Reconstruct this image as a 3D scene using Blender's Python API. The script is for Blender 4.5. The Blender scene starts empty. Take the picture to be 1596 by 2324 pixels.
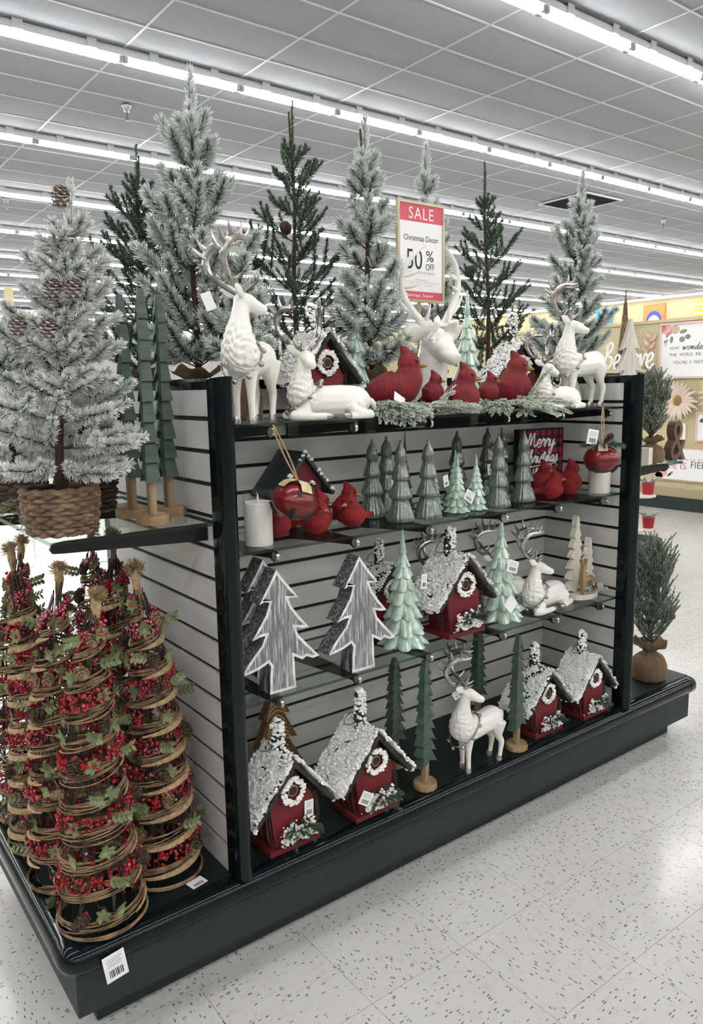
import bpy, math, random
import numpy as np
from mathutils import Vector, Matrix
SC = bpy.context.scene
COL = SC.collection
PI = math.pi
# ------------------------------------------------------------------ camera
IMW, IMH, FPX = 1596.0, 2324.0, 1746.3
CAM = np.array([-0.7022, -1.587, 1.4567])
YAW, PITCH, ROLL = 0.6469, -0.1604, -0.0167
_f = np.array([math.sin(YAW)*math.cos(PITCH), math.cos(YAW)*math.cos(PITCH), math.sin(PITCH)])
_r = np.array([math.cos(YAW), -math.sin(YAW), 0.0])
_u = np.cross(_r, _f)
CR = math.cos(ROLL)*_r + math.sin(ROLL)*_u
CU = -math.sin(ROLL)*_r + math.cos(ROLL)*_u
CF = _f
cam = bpy.data.cameras.new('camera')
cam.sensor_fit = 'VERTICAL'
cam.sensor_height = 24.0
cam.lens = FPX/IMH*24.0
cam.clip_start = 0.05
cam.clip_end = 200
camo = bpy.data.objects.new('camera', cam)
COL.objects.link(camo)
m = Matrix(((CR[0], CU[0], -CF[0], CAM[0]), (CR[1], CU[1], -CF[1], CAM[1]), (CR[2], CU[2], -CF[2], CAM[2]), (0, 0, 0, 1)))
camo.matrix_world = m
SC.camera = camo
# ------------------------------------------------------------------ world, exposure
w = bpy.data.worlds.new('world')
SC.world = w
w.use_nodes = True
w.node_tree.nodes['Background'].inputs[0].default_value = (0.8, 0.85, 0.9, 1)
w.node_tree.nodes['Background'].inputs[1].default_value = 0.05
SC.view_settings.view_transform = 'Standard'
SC.view_settings.look = 'None'
SC.view_settings.gamma = 1.0
SC.view_settings.use_curve_mapping = False
SC.view_settings.exposure = 0.0
TUBE_EMIT = 43.0          # strength of the fluorescent tubes

# ------------------------------------------------------------------ pixel helpers (photo pixel -> point on a known plane)
def ray(u, v):
    return (u-IMW/2)/FPX*CR - (v-IMH/2)/FPX*CU + CF
def atz(u, v, z):
    d = ray(u, v); return CAM + d*(z-CAM[2])/d[2]
def aty(u, v, y):
    d = ray(u, v); return CAM + d*(y-CAM[1])/d[1]
def atx(u, v, x):
    d = ray(u, v); return CAM + d*(x-CAM[0])/d[0]

# ------------------------------------------------------------------ mesh builder
def nrm(a):
    a = np.asarray(a, float)
    return a/np.maximum(np.linalg.norm(a, axis=-1, keepdims=True), 1e-9)
_sph = {}
def sph_data(n, m):
    if (n, m) not in _sph:
        V = [(0, 0, 1)]
        for i in range(1, m):
            t = PI*i/m
            for j in range(n):
                a = 2*PI*j/n
                V.append((math.sin(t)*math.cos(a), math.sin(t)*math.sin(a), math.cos(t)))
        V.append((0, 0, -1))
        T = []; Q = []
        for j in range(n):
            T.append((0, 1+j, 1+(j+1) % n))
            b = 1+(m-2)*n
            T.append((len(V)-1, b+(j+1) % n, b+j))
        for i in range(m-2):
            for j in range(n):
                a = 1+i*n
                Q.append((a+j, a+n+j, a+n+(j+1) % n, a+(j+1) % n))
        _sph[(n, m)] = (np.array(V, float), np.array(T), np.array(Q, int).reshape(-1, 4))
    return _sph[(n, m)]
def frames(P):
    P = np.asarray(P, float)
    T = np.gradient(P, axis=0) if len(P) > 2 else np.repeat(P[1:]-P[:1], len(P), 0)
    T = nrm(T)
    up = np.array([0, 0, 1.0]) if abs(T[0][2]) < 0.9 else np.array([1.0, 0, 0])
    n = nrm(np.cross(T[0], up)); N = [n]
    for i in range(1, len(P)):
        n = N[-1] - T[i]*np.dot(N[-1], T[i])
        N.append(nrm(n))
    N = np.array(N); B = np.cross(T, N)
    return T, N, B
def smooth_path(pts, k=4, closed=False):
    """Catmull-Rom through the points (also interpolates extra columns such as radius)."""
    P = np.asarray(pts, float); n = len(P); out = []
    rng = range(n if closed else n-1)
    for i in rng:
        if closed:
            a, b, c, d = P[(i-1) % n], P[i], P[(i+1) % n], P[(i+2) % n]
        else:
            a, b, c, d = P[max(i-1, 0)], P[i], P[i+1], P[min(i+2, n-1)]
        for j in range(k):
            t = j/k
            out.append(0.5*((2*b)+(c-a)*t+(2*a-5*b+4*c-d)*t*t+(3*b-a-3*c+d)*t**3))
    if not closed: out.append(P[-1])
    return np.array(out)
class MB:
    def __init__(s):
        s.V = []; s.n = 0; s.F = []; s.A = []
    def add(s, V, faces, mi=0, attr=0.0):
        V = np.asarray(V, float).reshape(-1, 3)
        for f in (faces if isinstance(faces, list) else [faces]):
            f = np.asarray(f, int)
            if f.ndim == 1: f = f[None]
            if f.size: s.F.append((f+s.n, mi))
        s.V.append(V)
        a = np.asarray(attr, float)
        s.A.append(np.full(len(V), float(a)) if a.ndim == 0 else a)
        s.n += len(V)
        return s
    def box(s, lo, hi, mi=0, M=None):
        x0, y0, z0 = lo; x1, y1, z1 = hi
        V = np.array([(x0, y0, z0), (x1, y0, z0), (x1, y1, z0), (x0, y1, z0), (x0, y0, z1), (x1, y0, z1), (x1, y1, z1), (x0, y1, z1)], float)
        if M is not None: V = V@np.asarray(M)[:3, :3].T + np.asarray(M)[:3, 3]
        return s.add(V, [np.array([(0, 3, 2, 1), (4, 5, 6, 7), (0, 1, 5, 4), (1, 2, 6, 5), (2, 3, 7, 6), (3, 0, 4, 7)])], mi)
    def tube(s, P, r, n=8, mi=0, closed=False, cap=True, attr=0.0):
        P = np.asarray(P, float); k = len(P)
        R = np.full(k, r) if np.ndim(r) == 0 else np.asarray(r, float)
        if R.ndim == 1: R = np.stack([R, R], 1)
        T, N, B = frames(P)
        a = np.arange(n)*2*PI/n
        ring = (N[:, None]*np.cos(a)[None, :, None]*R[:, 0, None, None] + B[:, None]*np.sin(a)[None, :, None]*R[:, 1, None, None]) + P[:, None]
        V = ring.reshape(-1, 3); Q = []
        i = np.arange(k-1 if not closed else k)[:, None]; j = np.arange(n)[None]
        a0 = i*n+j; a1 = i*n+(j+1) % n; b0 = ((i+1) % k)*n+j; b1 = ((i+1) % k)*n+(j+1) % n
        Q = np.stack([a0, a1, b1, b0], -1).reshape(-1, 4)
        fs = [Q]
        if cap and not closed:
            fs += [np.arange(n)[::-1], (k-1)*n+np.arange(n)]
        return s.add(V, fs, mi, attr)
    def sphere(s, c, r, n=10, m=7, mi=0, sc=(1, 1, 1), M=None, jit=0, rnd=None):
        V, T, Q = sph_data(n, m)
        V = V*np.array(sc)*r
        if jit: V = V*(1+(np.array([rnd.random() for _ in range(len(V))])[:, None]-0.5)*2*jit)
        if M is not None: V = V@np.asarray(M)[:3, :3].T
        return s.add(V+np.asarray(c, float), [T, Q], mi)
    def lathe(s, prof, n=32, mi=0, fn=None, c=(0, 0, 0), cap=True):
        prof = np.asarray(prof, float); k = len(prof)
        a = np.arange(n)*2*PI/n
        R = np.repeat(prof[:, :1], n, 1); Z = np.repeat(prof[:, 1:2], n, 1); A = np.repeat(a[None], k, 0)
        if fn is not None: R, Z = fn(R, Z, A)
        V = np.stack([R*np.cos(A), R*np.sin(A), Z], -1).reshape(-1, 3)+np.asarray(c, float)
        i = np.arange(k-1)[:, None]; j = np.arange(n)[None]
        Q = np.stack([i*n+j, i*n+(j+1) % n, (i+1)*n+(j+1) % n, (i+1)*n+j], -1).reshape(-1, 4)
        fs = [Q]
        if cap: fs += [np.arange(n)[::-1], (k-1)*n+np.arange(n)]
        return s.add(V, fs, mi)
    def prism(s, poly, y0, y1, mi=0, mside=None, inset=0, mi_in=None):
        """poly: (x,z) outline, extruded along y from y0 (front) to y1; optional rim strip on the front."""
        P = np.asarray(poly, float); n = len(P)
        area = np.sum(P[:, 0]*np.roll(P[:, 1], -1)-np.roll(P[:, 0], -1)*P[:, 1])
        if area < 0: P = P[::-1]
        F = np.stack([P[:, 0], np.full(n, y0), P[:, 1]], 1); Bk = np.stack([P[:, 0], np.full(n, y1), P[:, 1]], 1)
        j = np.arange(n); j2 = (j+1) % n
        side = np.stack([j, j+n, j2+n, j2], 1)
        V = np.concatenate([F, Bk])
        s.add(V, [side], mi if mside is None else mside)
        tri = np.array(bpy_tess(P))
        s.add(Bk, [tri[:, ::-1]], mi)
        if inset:
            I = offset_poly(P, inset)
            Fi = np.stack([I[:, 0], np.full(n, y0), I[:, 1]], 1)
            s.add(np.concatenate([F, Fi]), [np.stack([j, j2, j2+n, j+n], 1)], mi)
            s.add(Fi, [np.array(bpy_tess(I))], mi if mi_in is None else mi_in)
        else:
            s.add(F, [tri], mi)
        return s
    def quad(s, a, b, c, d, mi=0):
        return s.add(np.array([a, b, c, d]), [np.array([0, 1, 2, 3])], mi)
    def mesh(s, name, mats, smooth=True, sharp=35, attr=None):
        me = bpy.data.meshes.new(name)
        V = np.concatenate(s.V)
        me.vertices.add(len(V)); me.vertices.foreach_set('co', V.astype(np.float32).ravel())
        L = np.concatenate([f.ravel() for f, _ in s.F])
        sz = np.concatenate([np.full(len(f), f.shape[1]) for f, _ in s.F])
        mi = np.concatenate([np.full(len(f), k) for f, k in s.F])
        st = np.concatenate([[0], np.cumsum(sz)[:-1]])
        me.loops.add(len(L)); me.loops.foreach_set('vertex_index', L.astype(np.int32))
        me.polygons.add(len(sz)); me.polygons.foreach_set('loop_start', st.astype(np.int32))
        me.polygons.foreach_set('material_index', mi.astype(np.int32))
        me.polygons.foreach_set('use_smooth', np.full(len(sz), bool(smooth)))
        if attr:
            at = me.attributes.new(attr, 'FLOAT', 'POINT')
            at.data.foreach_set('value', np.concatenate(s.A).astype(np.float32))
        me.update(calc_edges=True)
        for k in (mats if isinstance(mats, (list, tuple)) else [mats]): me.materials.append(k)
        if smooth and sharp: me.set_sharp_from_angle(angle=math.radians(sharp))
        return me
def bpy_tess(P):
    from mathutils.geometry import tessellate_polygon
    t = tessellate_polygon([[Vector((p[0], p[1], 0)) for p in P]])
    out = []
    for a, b, c in t:
        A, B_, C_ = P[a], P[b], P[c]
        if (B_[0]-A[0])*(C_[1]-A[1])-(B_[1]-A[1])*(C_[0]-A[0]) < 0: a, b = b, a
        out.append((a, b, c))
    return out
def offset_poly(P, d):
    n = len(P); out = []
    for i in range(n):
        a, b, c = P[i-1], P[i], P[(i+1) % n]
        e1 = nrm(b-a); e2 = nrm(c-b)
        n1 = np.array([-e1[1], e1[0]]); n2 = np.array([-e2[1], e2[0]])
        k = nrm(n1+n2) if np.linalg.norm(n1+n2) > 1e-6 else n1
        q = d/max(0.55, float(np.dot(k, n1)))
        out.append(b+k*q)
    return np.array(out)
def obj(name, me, parent=None, loc=(0, 0, 0), rz=0.0, sc=1.0):
    o = bpy.data.objects.new(name, me)
    COL.objects.link(o)
    o.location = loc; o.rotation_euler = (0, 0, rz)
    o.scale = (sc, sc, sc) if np.ndim(sc) == 0 else sc
    if parent is not None: o.parent = parent
    return o
def part(name, mb, mats, parent, smooth=True, sharp=35, attr=None, stuff=False, label=None):
    o = obj(name, mb.mesh(name, mats, smooth, sharp, attr), parent)
    if stuff: o['kind'] = 'stuff'
    if label: o['label'] = label
    return o
def tag(o, label, cat, group=None):
    o['label'] = label; o['category'] = cat
    if group: o['group'] = group
    return o
def thing(name, label, cat, loc=(0, 0, 0), rz=0.0, sc=1.0, group=None):
    o = obj(name, None, None, loc, rz, sc)
    o.empty_display_size = 0.05
    return tag(o, label, cat, group)
def struct(o):
    o['kind'] = 'structure'; return o
def dup(root, loc=None, rz=None, sc=None, label=None, group=None, skip=()):
    r = root.copy(); COL.objects.link(r)
    if loc is not None: r.location = loc
    if rz is not None: r.rotation_euler = (0, 0, rz)
    if sc is not None: r.scale = (sc, sc, sc) if np.ndim(sc) == 0 else sc
    if label: r['label'] = label
    if group: r['group'] = group
    for ch in list(root.children):
        if ch.name.split('.')[0] in skip: continue
        c = ch.copy(); COL.objects.link(c); c.parent = r
        for g in list(ch.children):
            d = g.copy(); COL.objects.link(d); d.parent = c
    return r
def remesh(mb, voxel, iters=4, fac=0.5):
    """one continuous skin over overlapping closed pieces"""
    me = mb.mesh('tmp', [], False)
    o = bpy.data.objects.new('tmp', me); COL.objects.link(o)
    md = o.modifiers.new('r', 'REMESH'); md.mode = 'VOXEL'; md.voxel_size = voxel
    if iters:
        ms = o.modifiers.new('s', 'SMOOTH'); ms.factor = fac; ms.iterations = iters
    dg = bpy.context.evaluated_depsgraph_get(); dg.update()
    out = bpy.data.meshes.new_from_object(o.evaluated_get(dg))
    bpy.data.objects.remove(o); bpy.data.meshes.remove(me)
    return out
def get_co(me):
    a = np.empty(len(me.vertices)*3, np.float32); me.vertices.foreach_get('co', a); return a.reshape(-1, 3).astype(float)
def set_co(me, V):
    me.vertices.foreach_set('co', V.astype(np.float32).ravel()); me.update()
def get_no(me):
    a = np.empty(len(me.vertices)*3, np.float32); me.vertices.foreach_get('normal', a); return a.reshape(-1, 3).astype(float)
def fin(me, mat, name):
    me.name = name; me.materials.clear(); me.materials.append(mat)
    me.polygons.foreach_set('use_smooth', np.ones(len(me.polygons), bool)); me.update()
    return me
def text_mesh(s, w=None, h=None, depth=0.0, align='CENTER', space=1.0):
    cu = bpy.data.curves.new('t', 'FONT'); cu.body = s; cu.extrude = depth; cu.align_x = align
    cu.resolution_u = 3; cu.space_character = space
    o = bpy.data.objects.new('t', cu); COL.objects.link(o)
    dg = bpy.context.evaluated_depsgraph_get(); dg.update()
    me = bpy.data.meshes.new_from_object(o.evaluated_get(dg))
    bpy.data.objects.remove(o); bpy.data.curves.remove(cu)
    V = get_co(me)
    lo = V.min(0); hi = V.max(0); c = (lo+hi)/2; V = V-c
    sx = w/(hi[0]-lo[0]) if w else None; sy = h/(hi[1]-lo[1]) if h else None
    if sx is None: sx = sy
    if sy is None: sy = sx
    V[:, 0] *= sx; V[:, 1] *= sy
    me.clear_geometry() if False else None
    set_co(me, V)
    return me
def mesh_into(mb, me, M, mi=0):
    """append an existing mesh to a builder, x,y text plane mapped by the 4x4 matrix M"""
    V = get_co(me); M = np.asarray(M); V = V@M[:3, :3].T+M[:3, 3]
    fs = [np.array(list(p.vertices)) for p in me.polygons]
    mb.add(V, fs, mi); bpy.data.meshes.remove(me)
def TXT(x, y, z):
    """text plane x->x, y->z, facing -y"""
    return np.array([[1, 0, 0, x], [0, 0, -1, y], [0, 1, 0, z], [0, 0, 0, 1.0]])
def rotz(a):
    c, s = math.cos(a), math.sin(a); return np.array([[c, -s, 0], [s, c, 0], [0, 0, 1.0]])
def rotmat(ax, a):
    return np.array(Matrix.Rotation(a, 3, Vector(ax)))
def basis(d, up=(0, 0, 1)):
    """matrix whose z column is d"""
    d = nrm(d); u = np.array(up, float)
    if abs(np.dot(d, u)) > 0.95: u = np.array([1.0, 0, 0])
    x = nrm(np.cross(u, d)); y = np.cross(d, x)
    return np.stack([x, y, d], 1)
# ------------------------------------------------------------------ materials (all procedural)
def s2l(c):
    return tuple((x/12.92 if x <= 0.04045 else ((x+0.055)/1.055)**2.4) for x in c)
def hx(h):
    return s2l(tuple(int(h[i:i+2], 16)/255 for i in (0, 2, 4)))
class NT:
    def __init__(s, name):
        s.m = bpy.data.materials.new(name); s.m.use_nodes = True
        s.t = s.m.node_tree; s.n = s.t.nodes; s.b = s.n['Principled BSDF']
    def node(s, ty, **kw):
        k = s.n.new(ty)
        for a, v in kw.items():
            if a in k.inputs: k.inputs[a].default_value = v
            else: setattr(k, a, v)
        return k
    def link(s, a, b): s.t.links.new(a, b)
    def coord(s, scale=(1, 1, 1), kind='Object', rot=(0, 0, 0)):
        if kind == 'Position':
            g = s.n.new('ShaderNodeNewGeometry'); src = g.outputs['Position']
        else:
            g = s.n.new('ShaderNodeTexCoord'); src = g.outputs[kind]
        mp = s.n.new('ShaderNodeMapping'); mp.inputs['Scale'].default_value = scale; mp.inputs['Rotation'].default_value = rot
        s.link(src, mp.inputs['Vector']); return mp.outputs['Vector']
    def noise(s, vec, scale=5, detail=3, rough=0.5, dist=0.0):
        k = s.node('ShaderNodeTexNoise'); k.inputs['Scale'].default_value = scale; k.inputs['Detail'].default_value = detail
        k.inputs['Roughness'].default_value = rough; k.inputs['Distortion'].default_value = dist
        s.link(vec, k.inputs['Vector']); return k.outputs['Fac']
    def ramp(s, fac, stops):
        r = s.node('ShaderNodeValToRGB'); e = r.color_ramp.elements
        while len(e) < len(stops): e.new(0.5)
        for i, (p, c) in enumerate(stops):
            e[i].position = p; e[i].color = (*c, 1) if len(c) == 3 else c
        s.link(fac, r.inputs['Fac']); return r.outputs['Color']
    def mix(s, fac, a, b):
        k = s.node('ShaderNodeMix'); k.data_type = 'RGBA'
        for sock, v in ((k.inputs[0], fac), (k.inputs[6], a), (k.inputs[7], b)):
            if hasattr(v, 'links') or hasattr(v, 'is_linked'): s.link(v, sock)
            elif sock.type == 'RGBA': sock.default_value = (*v, 1)
            else: sock.default_value = v
        return k.outputs[2]
    def math(s, op, a, b=None, c=None):
        k = s.node('ShaderNodeMath'); k.operation = op
        for i, v in enumerate((a, b, c)):
            if v is None: continue
            if hasattr(v, 'is_linked'): s.link(v, k.inputs[i])
            else: k.inputs[i].default_value = v
        return k.outputs[0]
    def bump(s, h, strength=0.3, dist=0.002):
        k = s.node('ShaderNodeBump'); k.inputs['Strength'].default_value = strength; k.inputs['Distance'].default_value = dist
        s.link(h, k.inputs['Height']); s.link(k.outputs['Normal'], s.b.inputs['Normal'])
    def col(s, c):
        if hasattr(c, 'is_linked'): s.link(c, s.b.inputs['Base Color'])
        else: s.b.inputs['Base Color'].default_value = (*c, 1)
    def set(s, rough=None, metal=None, coat=None, spec=None):
        if rough is not None: s.b.inputs['Roughness'].default_value = rough
        if metal is not None: s.b.inputs['Metallic'].default_value = metal
        if coat is not None: s.b.inputs['Coat Weight'].default_value = coat; s.b.inputs['Coat Roughness'].default_value = 0.12
        if spec is not None: s.b.inputs['Specular IOR Level'].default_value = spec
def mat(name, c, rough=0.5, metal=0, c2=None, vs=8, stretch=(1, 1, 1), bs=None, bstr=0.3, bd=0.002, coat=None, spec=None, detail=3, lohi=(0.35, 0.65)):
    """colour with optional noise variation to c2 and optional noise bump"""
    t = NT(name); t.set(rough, metal, coat, spec)
    if c2 is not None:
        n = t.noise(t.coord(stretch), vs, detail)
        t.col(t.ramp(n, [(lohi[0], c), (lohi[1], c2)]))
    else: t.col(c)
    if bs is not None:
        t.bump(t.noise(t.coord(stretch), bs, 3), bstr, bd)
    return t.m
K = {}
# fixture
K['teal'] = mat('dark_green_lacquer', hx('0a1517'), 0.08, c2=hx('081113'), vs=3, spec=0.25)
K['teal_flat'] = mat('dark_green_laminate', hx('26312d'), 0.55, c2=hx('212b28'), vs=40, spec=0.3)
K['deck'] = mat('dark_green_deck', hx('101c18'), 0.5, c2=hx('0d1814'), vs=30, spec=0.3)
K['slat'] = mat('grey_melamine', hx('c9c7c3'), 0.45, c2=hx('bdbbb8'), vs=6, stretch=(1, 1, 4), bs=250, bstr=0.04)
K['groove'] = mat('black_groove', hx('0c0d0d'), 0.7)
K['chrome'] = mat('chrome', hx('c9c9c9'), 0.12, 1.0)
K['blackmetal'] = mat('black_metal', hx('151617'), 0.35, 0.4)
K['clearplastic'] = None
def glass(name, tint, rough=0.02, refl=0.6):
    t = NT(name)
    tr = t.node('ShaderNodeBsdfTransparent'); tr.inputs[0].default_value = (*tint, 1)
    gl = t.node('ShaderNodeBsdfGlossy'); gl.inputs['Roughness'].default_value = rough
    lw = t.node('ShaderNodeLayerWeight'); lw.inputs['Blend'].default_value = 0.5
    g = t.n.new('ShaderNodeNewGeometry')
    f5 = t.math('POWER', lw.outputs['Facing'], 4.0)
    r = t.math('MULTIPLY_ADD', f5, refl, 0.04)
    fac = t.math('MULTIPLY', r, t.math('SUBTRACT', 1.0, g.outputs['Backfacing']))
    mx = t.node('ShaderNodeMixShader')
    t.link(fac, mx.inputs[0]); t.link(tr.outputs[0], mx.inputs[1]); t.link(gl.outputs[0], mx.inputs[2])
    t.link(mx.outputs[0], t.n['Material Output'].inputs['Surface'])
    return t.m
K['glass'] = glass('shelf_glass', (0.9, 0.95, 0.925), 0.02, 0.5)
K['glass_edge'] = glass('shelf_glass_edge', (0.22, 0.34, 0.31), 0.1, 0.4)
K['clear'] = glass('clear_plastic', (0.99, 0.992, 0.992), 0.05, 0.4)
# decor
K['deer'] = mat('white_glitter_resin', hx('eceae2'), 0.38, c2=hx('e2dfd6'), vs=300, bs=500, bstr=0.12, bd=0.001, coat=0.3, lohi=(0.5, 0.75))
K['silver'] = mat('antique_silver', hx('bdb9b5'), 0.26, 0.85, c2=hx('8d8883'), vs=25)
K['redbird'] = mat('red_flocked_bird', hx('7d0d17'), 0.75, c2=hx('590a12'), vs=22, stretch=(1, 1, 1), bs=160, bstr=0.5, bd=0.003)
K['redbird2'] = mat('bright_red_bird', hx('8e0c14'), 0.8, c2=hx('6d0810'), vs=30, bs=220, bstr=0.5, bd=0.003)
K['mask'] = mat('dark_red_mask', hx('4a0a0f'), 0.8)
K['gold'] = mat('gold_beak', hx('9a7534'), 0.4, c2=hx('7d5a24'), vs=60)
K['black'] = mat('gloss_black', hx('0a0a0a'), 0.12)
K['blackmat'] = mat('matt_black', hx('161718'), 0.7)
K['snow'] = mat('flock_snow', hx('f8f7f4'), 0.95, bs=300, bstr=0.2, bd=0.002)
K['redpaint'] = mat('red_distressed_paint', hx('6d141b'), 0.7, c2=hx('581016'), vs=14, bs=90, bstr=0.3)
K['bark'] = mat('dark_bark', hx('33302d'), 0.9, c2=hx('1d1b19'), vs=45, bs=90, bstr=0.9, bd=0.005)
K['twig'] = mat('brown_twig', hx('4f3a2b'), 0.8, c2=hx('2f221a'), vs=60)
K['vine'] = mat('tan_vine', hx('8c7153'), 0.75, c2=hx('4a3828'), vs=30, lohi=(0.42, 0.66))
K['jute'] = mat('jute_twine', hx('b39a76'), 0.9, c2=hx('937a57'), vs=90, bs=300, bstr=0.8, bd=0.003)
K['cone'] = mat('pinecone', hx('57402f'), 0.8, c2=hx('35261d'), vs=60)
K['coneL'] = mat('pinecone_pale', hx('9a8263'), 0.8, c2=hx('6b563f'), vs=60)
K['conew'] = mat('pinecone_frosted', hx('a59d95'), 0.85, c2=hx('564a41'), vs=70, lohi=(0.4, 0.6))
K['berry'] = mat('red_berry', hx('a3101f'), 0.22, c2=hx('7c0c17'), vs=40, coat=0.5)
K['berryf'] = mat('frosted_berry', hx('8b1a2b'), 0.35, c2=hx('b98a92'), vs=70, lohi=(0.5, 0.72), coat=0.3)
K['leaf'] = mat('boxwood_leaf', hx('7a8457'), 0.5, c2=hx('545f3a'), vs=40)
K['holly'] = mat('holly_leaf', hx('2f3d2e'), 0.35, c2=hx('222d22'), vs=40)
K['trunk'] = mat('tree_trunk', hx('4a3529'), 0.9, c2=hx('33251d'), vs=60, bs=120, bstr=0.7)
K['wood'] = mat('pale_wood', hx('a28a69'), 0.6, c2=hx('7d6448'), vs=12, stretch=(6, 6, 0.6))
K['woodend'] = mat('log_slice', hx('a58a66'), 0.7, c2=hx('7c6244'), vs=20, bs=60, bstr=0.4)
K['greenwood'] = mat('stained_green_wood', hx('40544a'), 0.55, c2=hx('2f4138'), vs=18, stretch=(1, 1, 3), bs=60, bstr=0.5)
K['whitewood'] = mat('whitewashed_wood', hx('ded8cb'), 0.6, c2=hx('cbc3b4'), vs=10, stretch=(8, 8, 0.8))
K['brownwood'] = mat('carved_brown_wood', hx('69492c'), 0.5, c2=hx('54381f'), vs=10, stretch=(6, 6, 1))
K['linepale'] = mat('carved_pale_line', hx('c9b08c'), 0.6)
def glaze(name, a, b, st=(10, 10, 1)):
    t = NT(name); t.set(0.14, 0, 0.9)
    v = t.coord(st); n = t.noise(v, 22, 3)
    t.col(t.ramp(n, [(0.35, a), (0.65, b)])); t.bump(n, 0.35, 0.003); return t.m
K['greenglaze'] = glaze('dark_green_glaze', hx('434d43'), hx('667366'))
K['darkglaze'] = glaze('charcoal_green_glaze', hx('262d29'), hx('3f4844'))
K['mint'] = glaze('mint_glaze', hx('99b39f'), hx('c0d5c6'), (3, 3, 2))
K['sage'] = glaze('sage_glaze', hx('8a9a82'), hx('a8b59f'), (12, 12, 1))
def brushed(name, dark, light, lo, hi):
    t = NT(name); t.set(0.6)
    n = t.noise(t.coord((26, 26, 1.6)), 9, 5, 0.65)
    t.col(t.ramp(n, [(lo, dark), (hi, light)])); t.bump(n, 0.3, 0.002); return t.m
K['greybrush'] = brushed('grey_drybrushed_wood', hx('66686a'), hx('dededc'), 0.46, 0.74)
K['sidebrush'] = brushed('charcoal_drybrushed_edge', hx('303234'), hx('c8c9c8'), 0.46, 0.74)
K['whiterim'] = mat('white_rim_paint', hx('eeeeec'), 0.6, c2=hx('c9c9c8'), vs=40)
K['candle'] = mat('ivory_wax', hx('f2efe6'), 0.5)
K['cream'] = mat('cream_ribbon', hx('cdbb98'), 0.85, c2=hx('b6a27d'), vs=60, bs=400, bstr=0.4)
K['bellred'] = mat('red_enamel_bell', hx('7c1a1d'), 0.3, 0.35, c2=hx('631316'), vs=10, coat=0.3)
K['paper'] = mat('white_card', hx('f1f0f0'), 0.6)
K['ink'] = mat('black_ink', hx('1c1c20'), 0.6)
K['inkgrey'] = mat('grey_ink', hx('9a9aa0'), 0.6)
K['saleRed'] = mat('sale_red_print', hx('c94a5e'), 0.5)
K['frame_gold'] = mat('champagne_frame', hx('b3a88d'), 0.35, 0.3)
def burlap(name, a, b):
    t = NT(name); t.set(0.95)
    n = t.noise(t.coord(), 12, 3); c = t.ramp(n, [(0.3, a), (0.7, b)]); t.col(c)
    w1 = t.node('ShaderNodeTexWave'); w1.inputs['Scale'].default_value = 90; t.link(t.coord(), w1.inputs['Vector'])
    w2 = t.node('ShaderNodeTexWave'); w2.bands_direction = 'Z'; w2.inputs['Scale'].default_value = 90; t.link(t.coord(), w2.inputs['Vector'])
    t.bump(t.math('ADD', w1.outputs['Fac'], w2.outputs['Fac']), 0.6, 0.002); return t.m
K['burlap'] = burlap('burlap', hx('67543f'), hx('7f6a50'))
K['wicker'] = mat('wicker', hx('7d6550'), 0.7, c2=hx('5c4737'), vs=30)
K['wicker_dark'] = mat('dark_wicker', hx('5b453b'), 0.7, c2=hx('44332b'), vs=30)
K['soil'] = mat('dark_liner', hx('15161a'), 0.6)
def needle(name, dark, frost, lo=0.0, hi=1.0):
    t = NT(name); t.set(0.75)
    a = t.node('ShaderNodeAttribute'); a.attribute_name = 'frost'
    n = t.noise(t.coord(), 35, 2)
    f = t.math('ADD', a.outputs['Fac'], t.math('MULTIPLY', t.math('SUBTRACT', n, 0.5), 0.9))
    t.col(t.ramp(f, [(0.15, dark), (0.85, frost)])); return t.m
K['flock'] = needle('flocked_needles', hx('475f51'), hx('e0e5e0'))
K['flockw'] = needle('heavily_flocked_needles', hx('7d8c85'), hx('e4e5e2'))
K['pine'] = needle('dark_green_needles', hx('2c4232'), hx('5a735c'))
K['juniper'] = needle('frosted_juniper', hx('4f6353'), hx('a9b7a8'))
K['sprigf'] = needle('frosted_sprig', hx('74876f'), hx('dbe2d6'))
K['branchstem'] = mat('branch_stem', hx('3b3a30'), 0.9)
# room
def tube_mat(name, strength, c=(1.0, 0.992, 0.98)):
    t = NT(name); t.col((0.9, 0.9, 0.9)); t.b.inputs['Emission Color'].default_value = (*c, 1); t.b.inputs['Emission Strength'].default_value = strength; return t.m
K['tube'] = tube_mat('lit_fluorescent_tube', TUBE_EMIT)
K['housing'] = mat('white_enamel_housing', hx('c9ccd0'), 0.4)
K['socket'] = mat('grey_socket', hx('a5a6a6'), 0.5)
K['plastic_lit'] = mat('white_plastic', hx('e6e6e6'), 0.4)
K['grid'] = mat('ceiling_grid_white', hx('b2b4b8'), 0.5)
K['tile'] = mat('acoustic_tile', hx('97999d'), 0.95, c2=hx('898c90'), vs=120, bs=160, bstr=0.7, bd=0.006, lohi=(0.4, 0.6))
K['yellowwall'] = mat('cream_yellow_wall', hx('a59a78'), 0.85)
K['greywall'] = mat('pale_grey_wall', hx('96938c'), 0.85)
K['column'] = mat('cream_column', hx('c4b78f'), 0.7)
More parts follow.
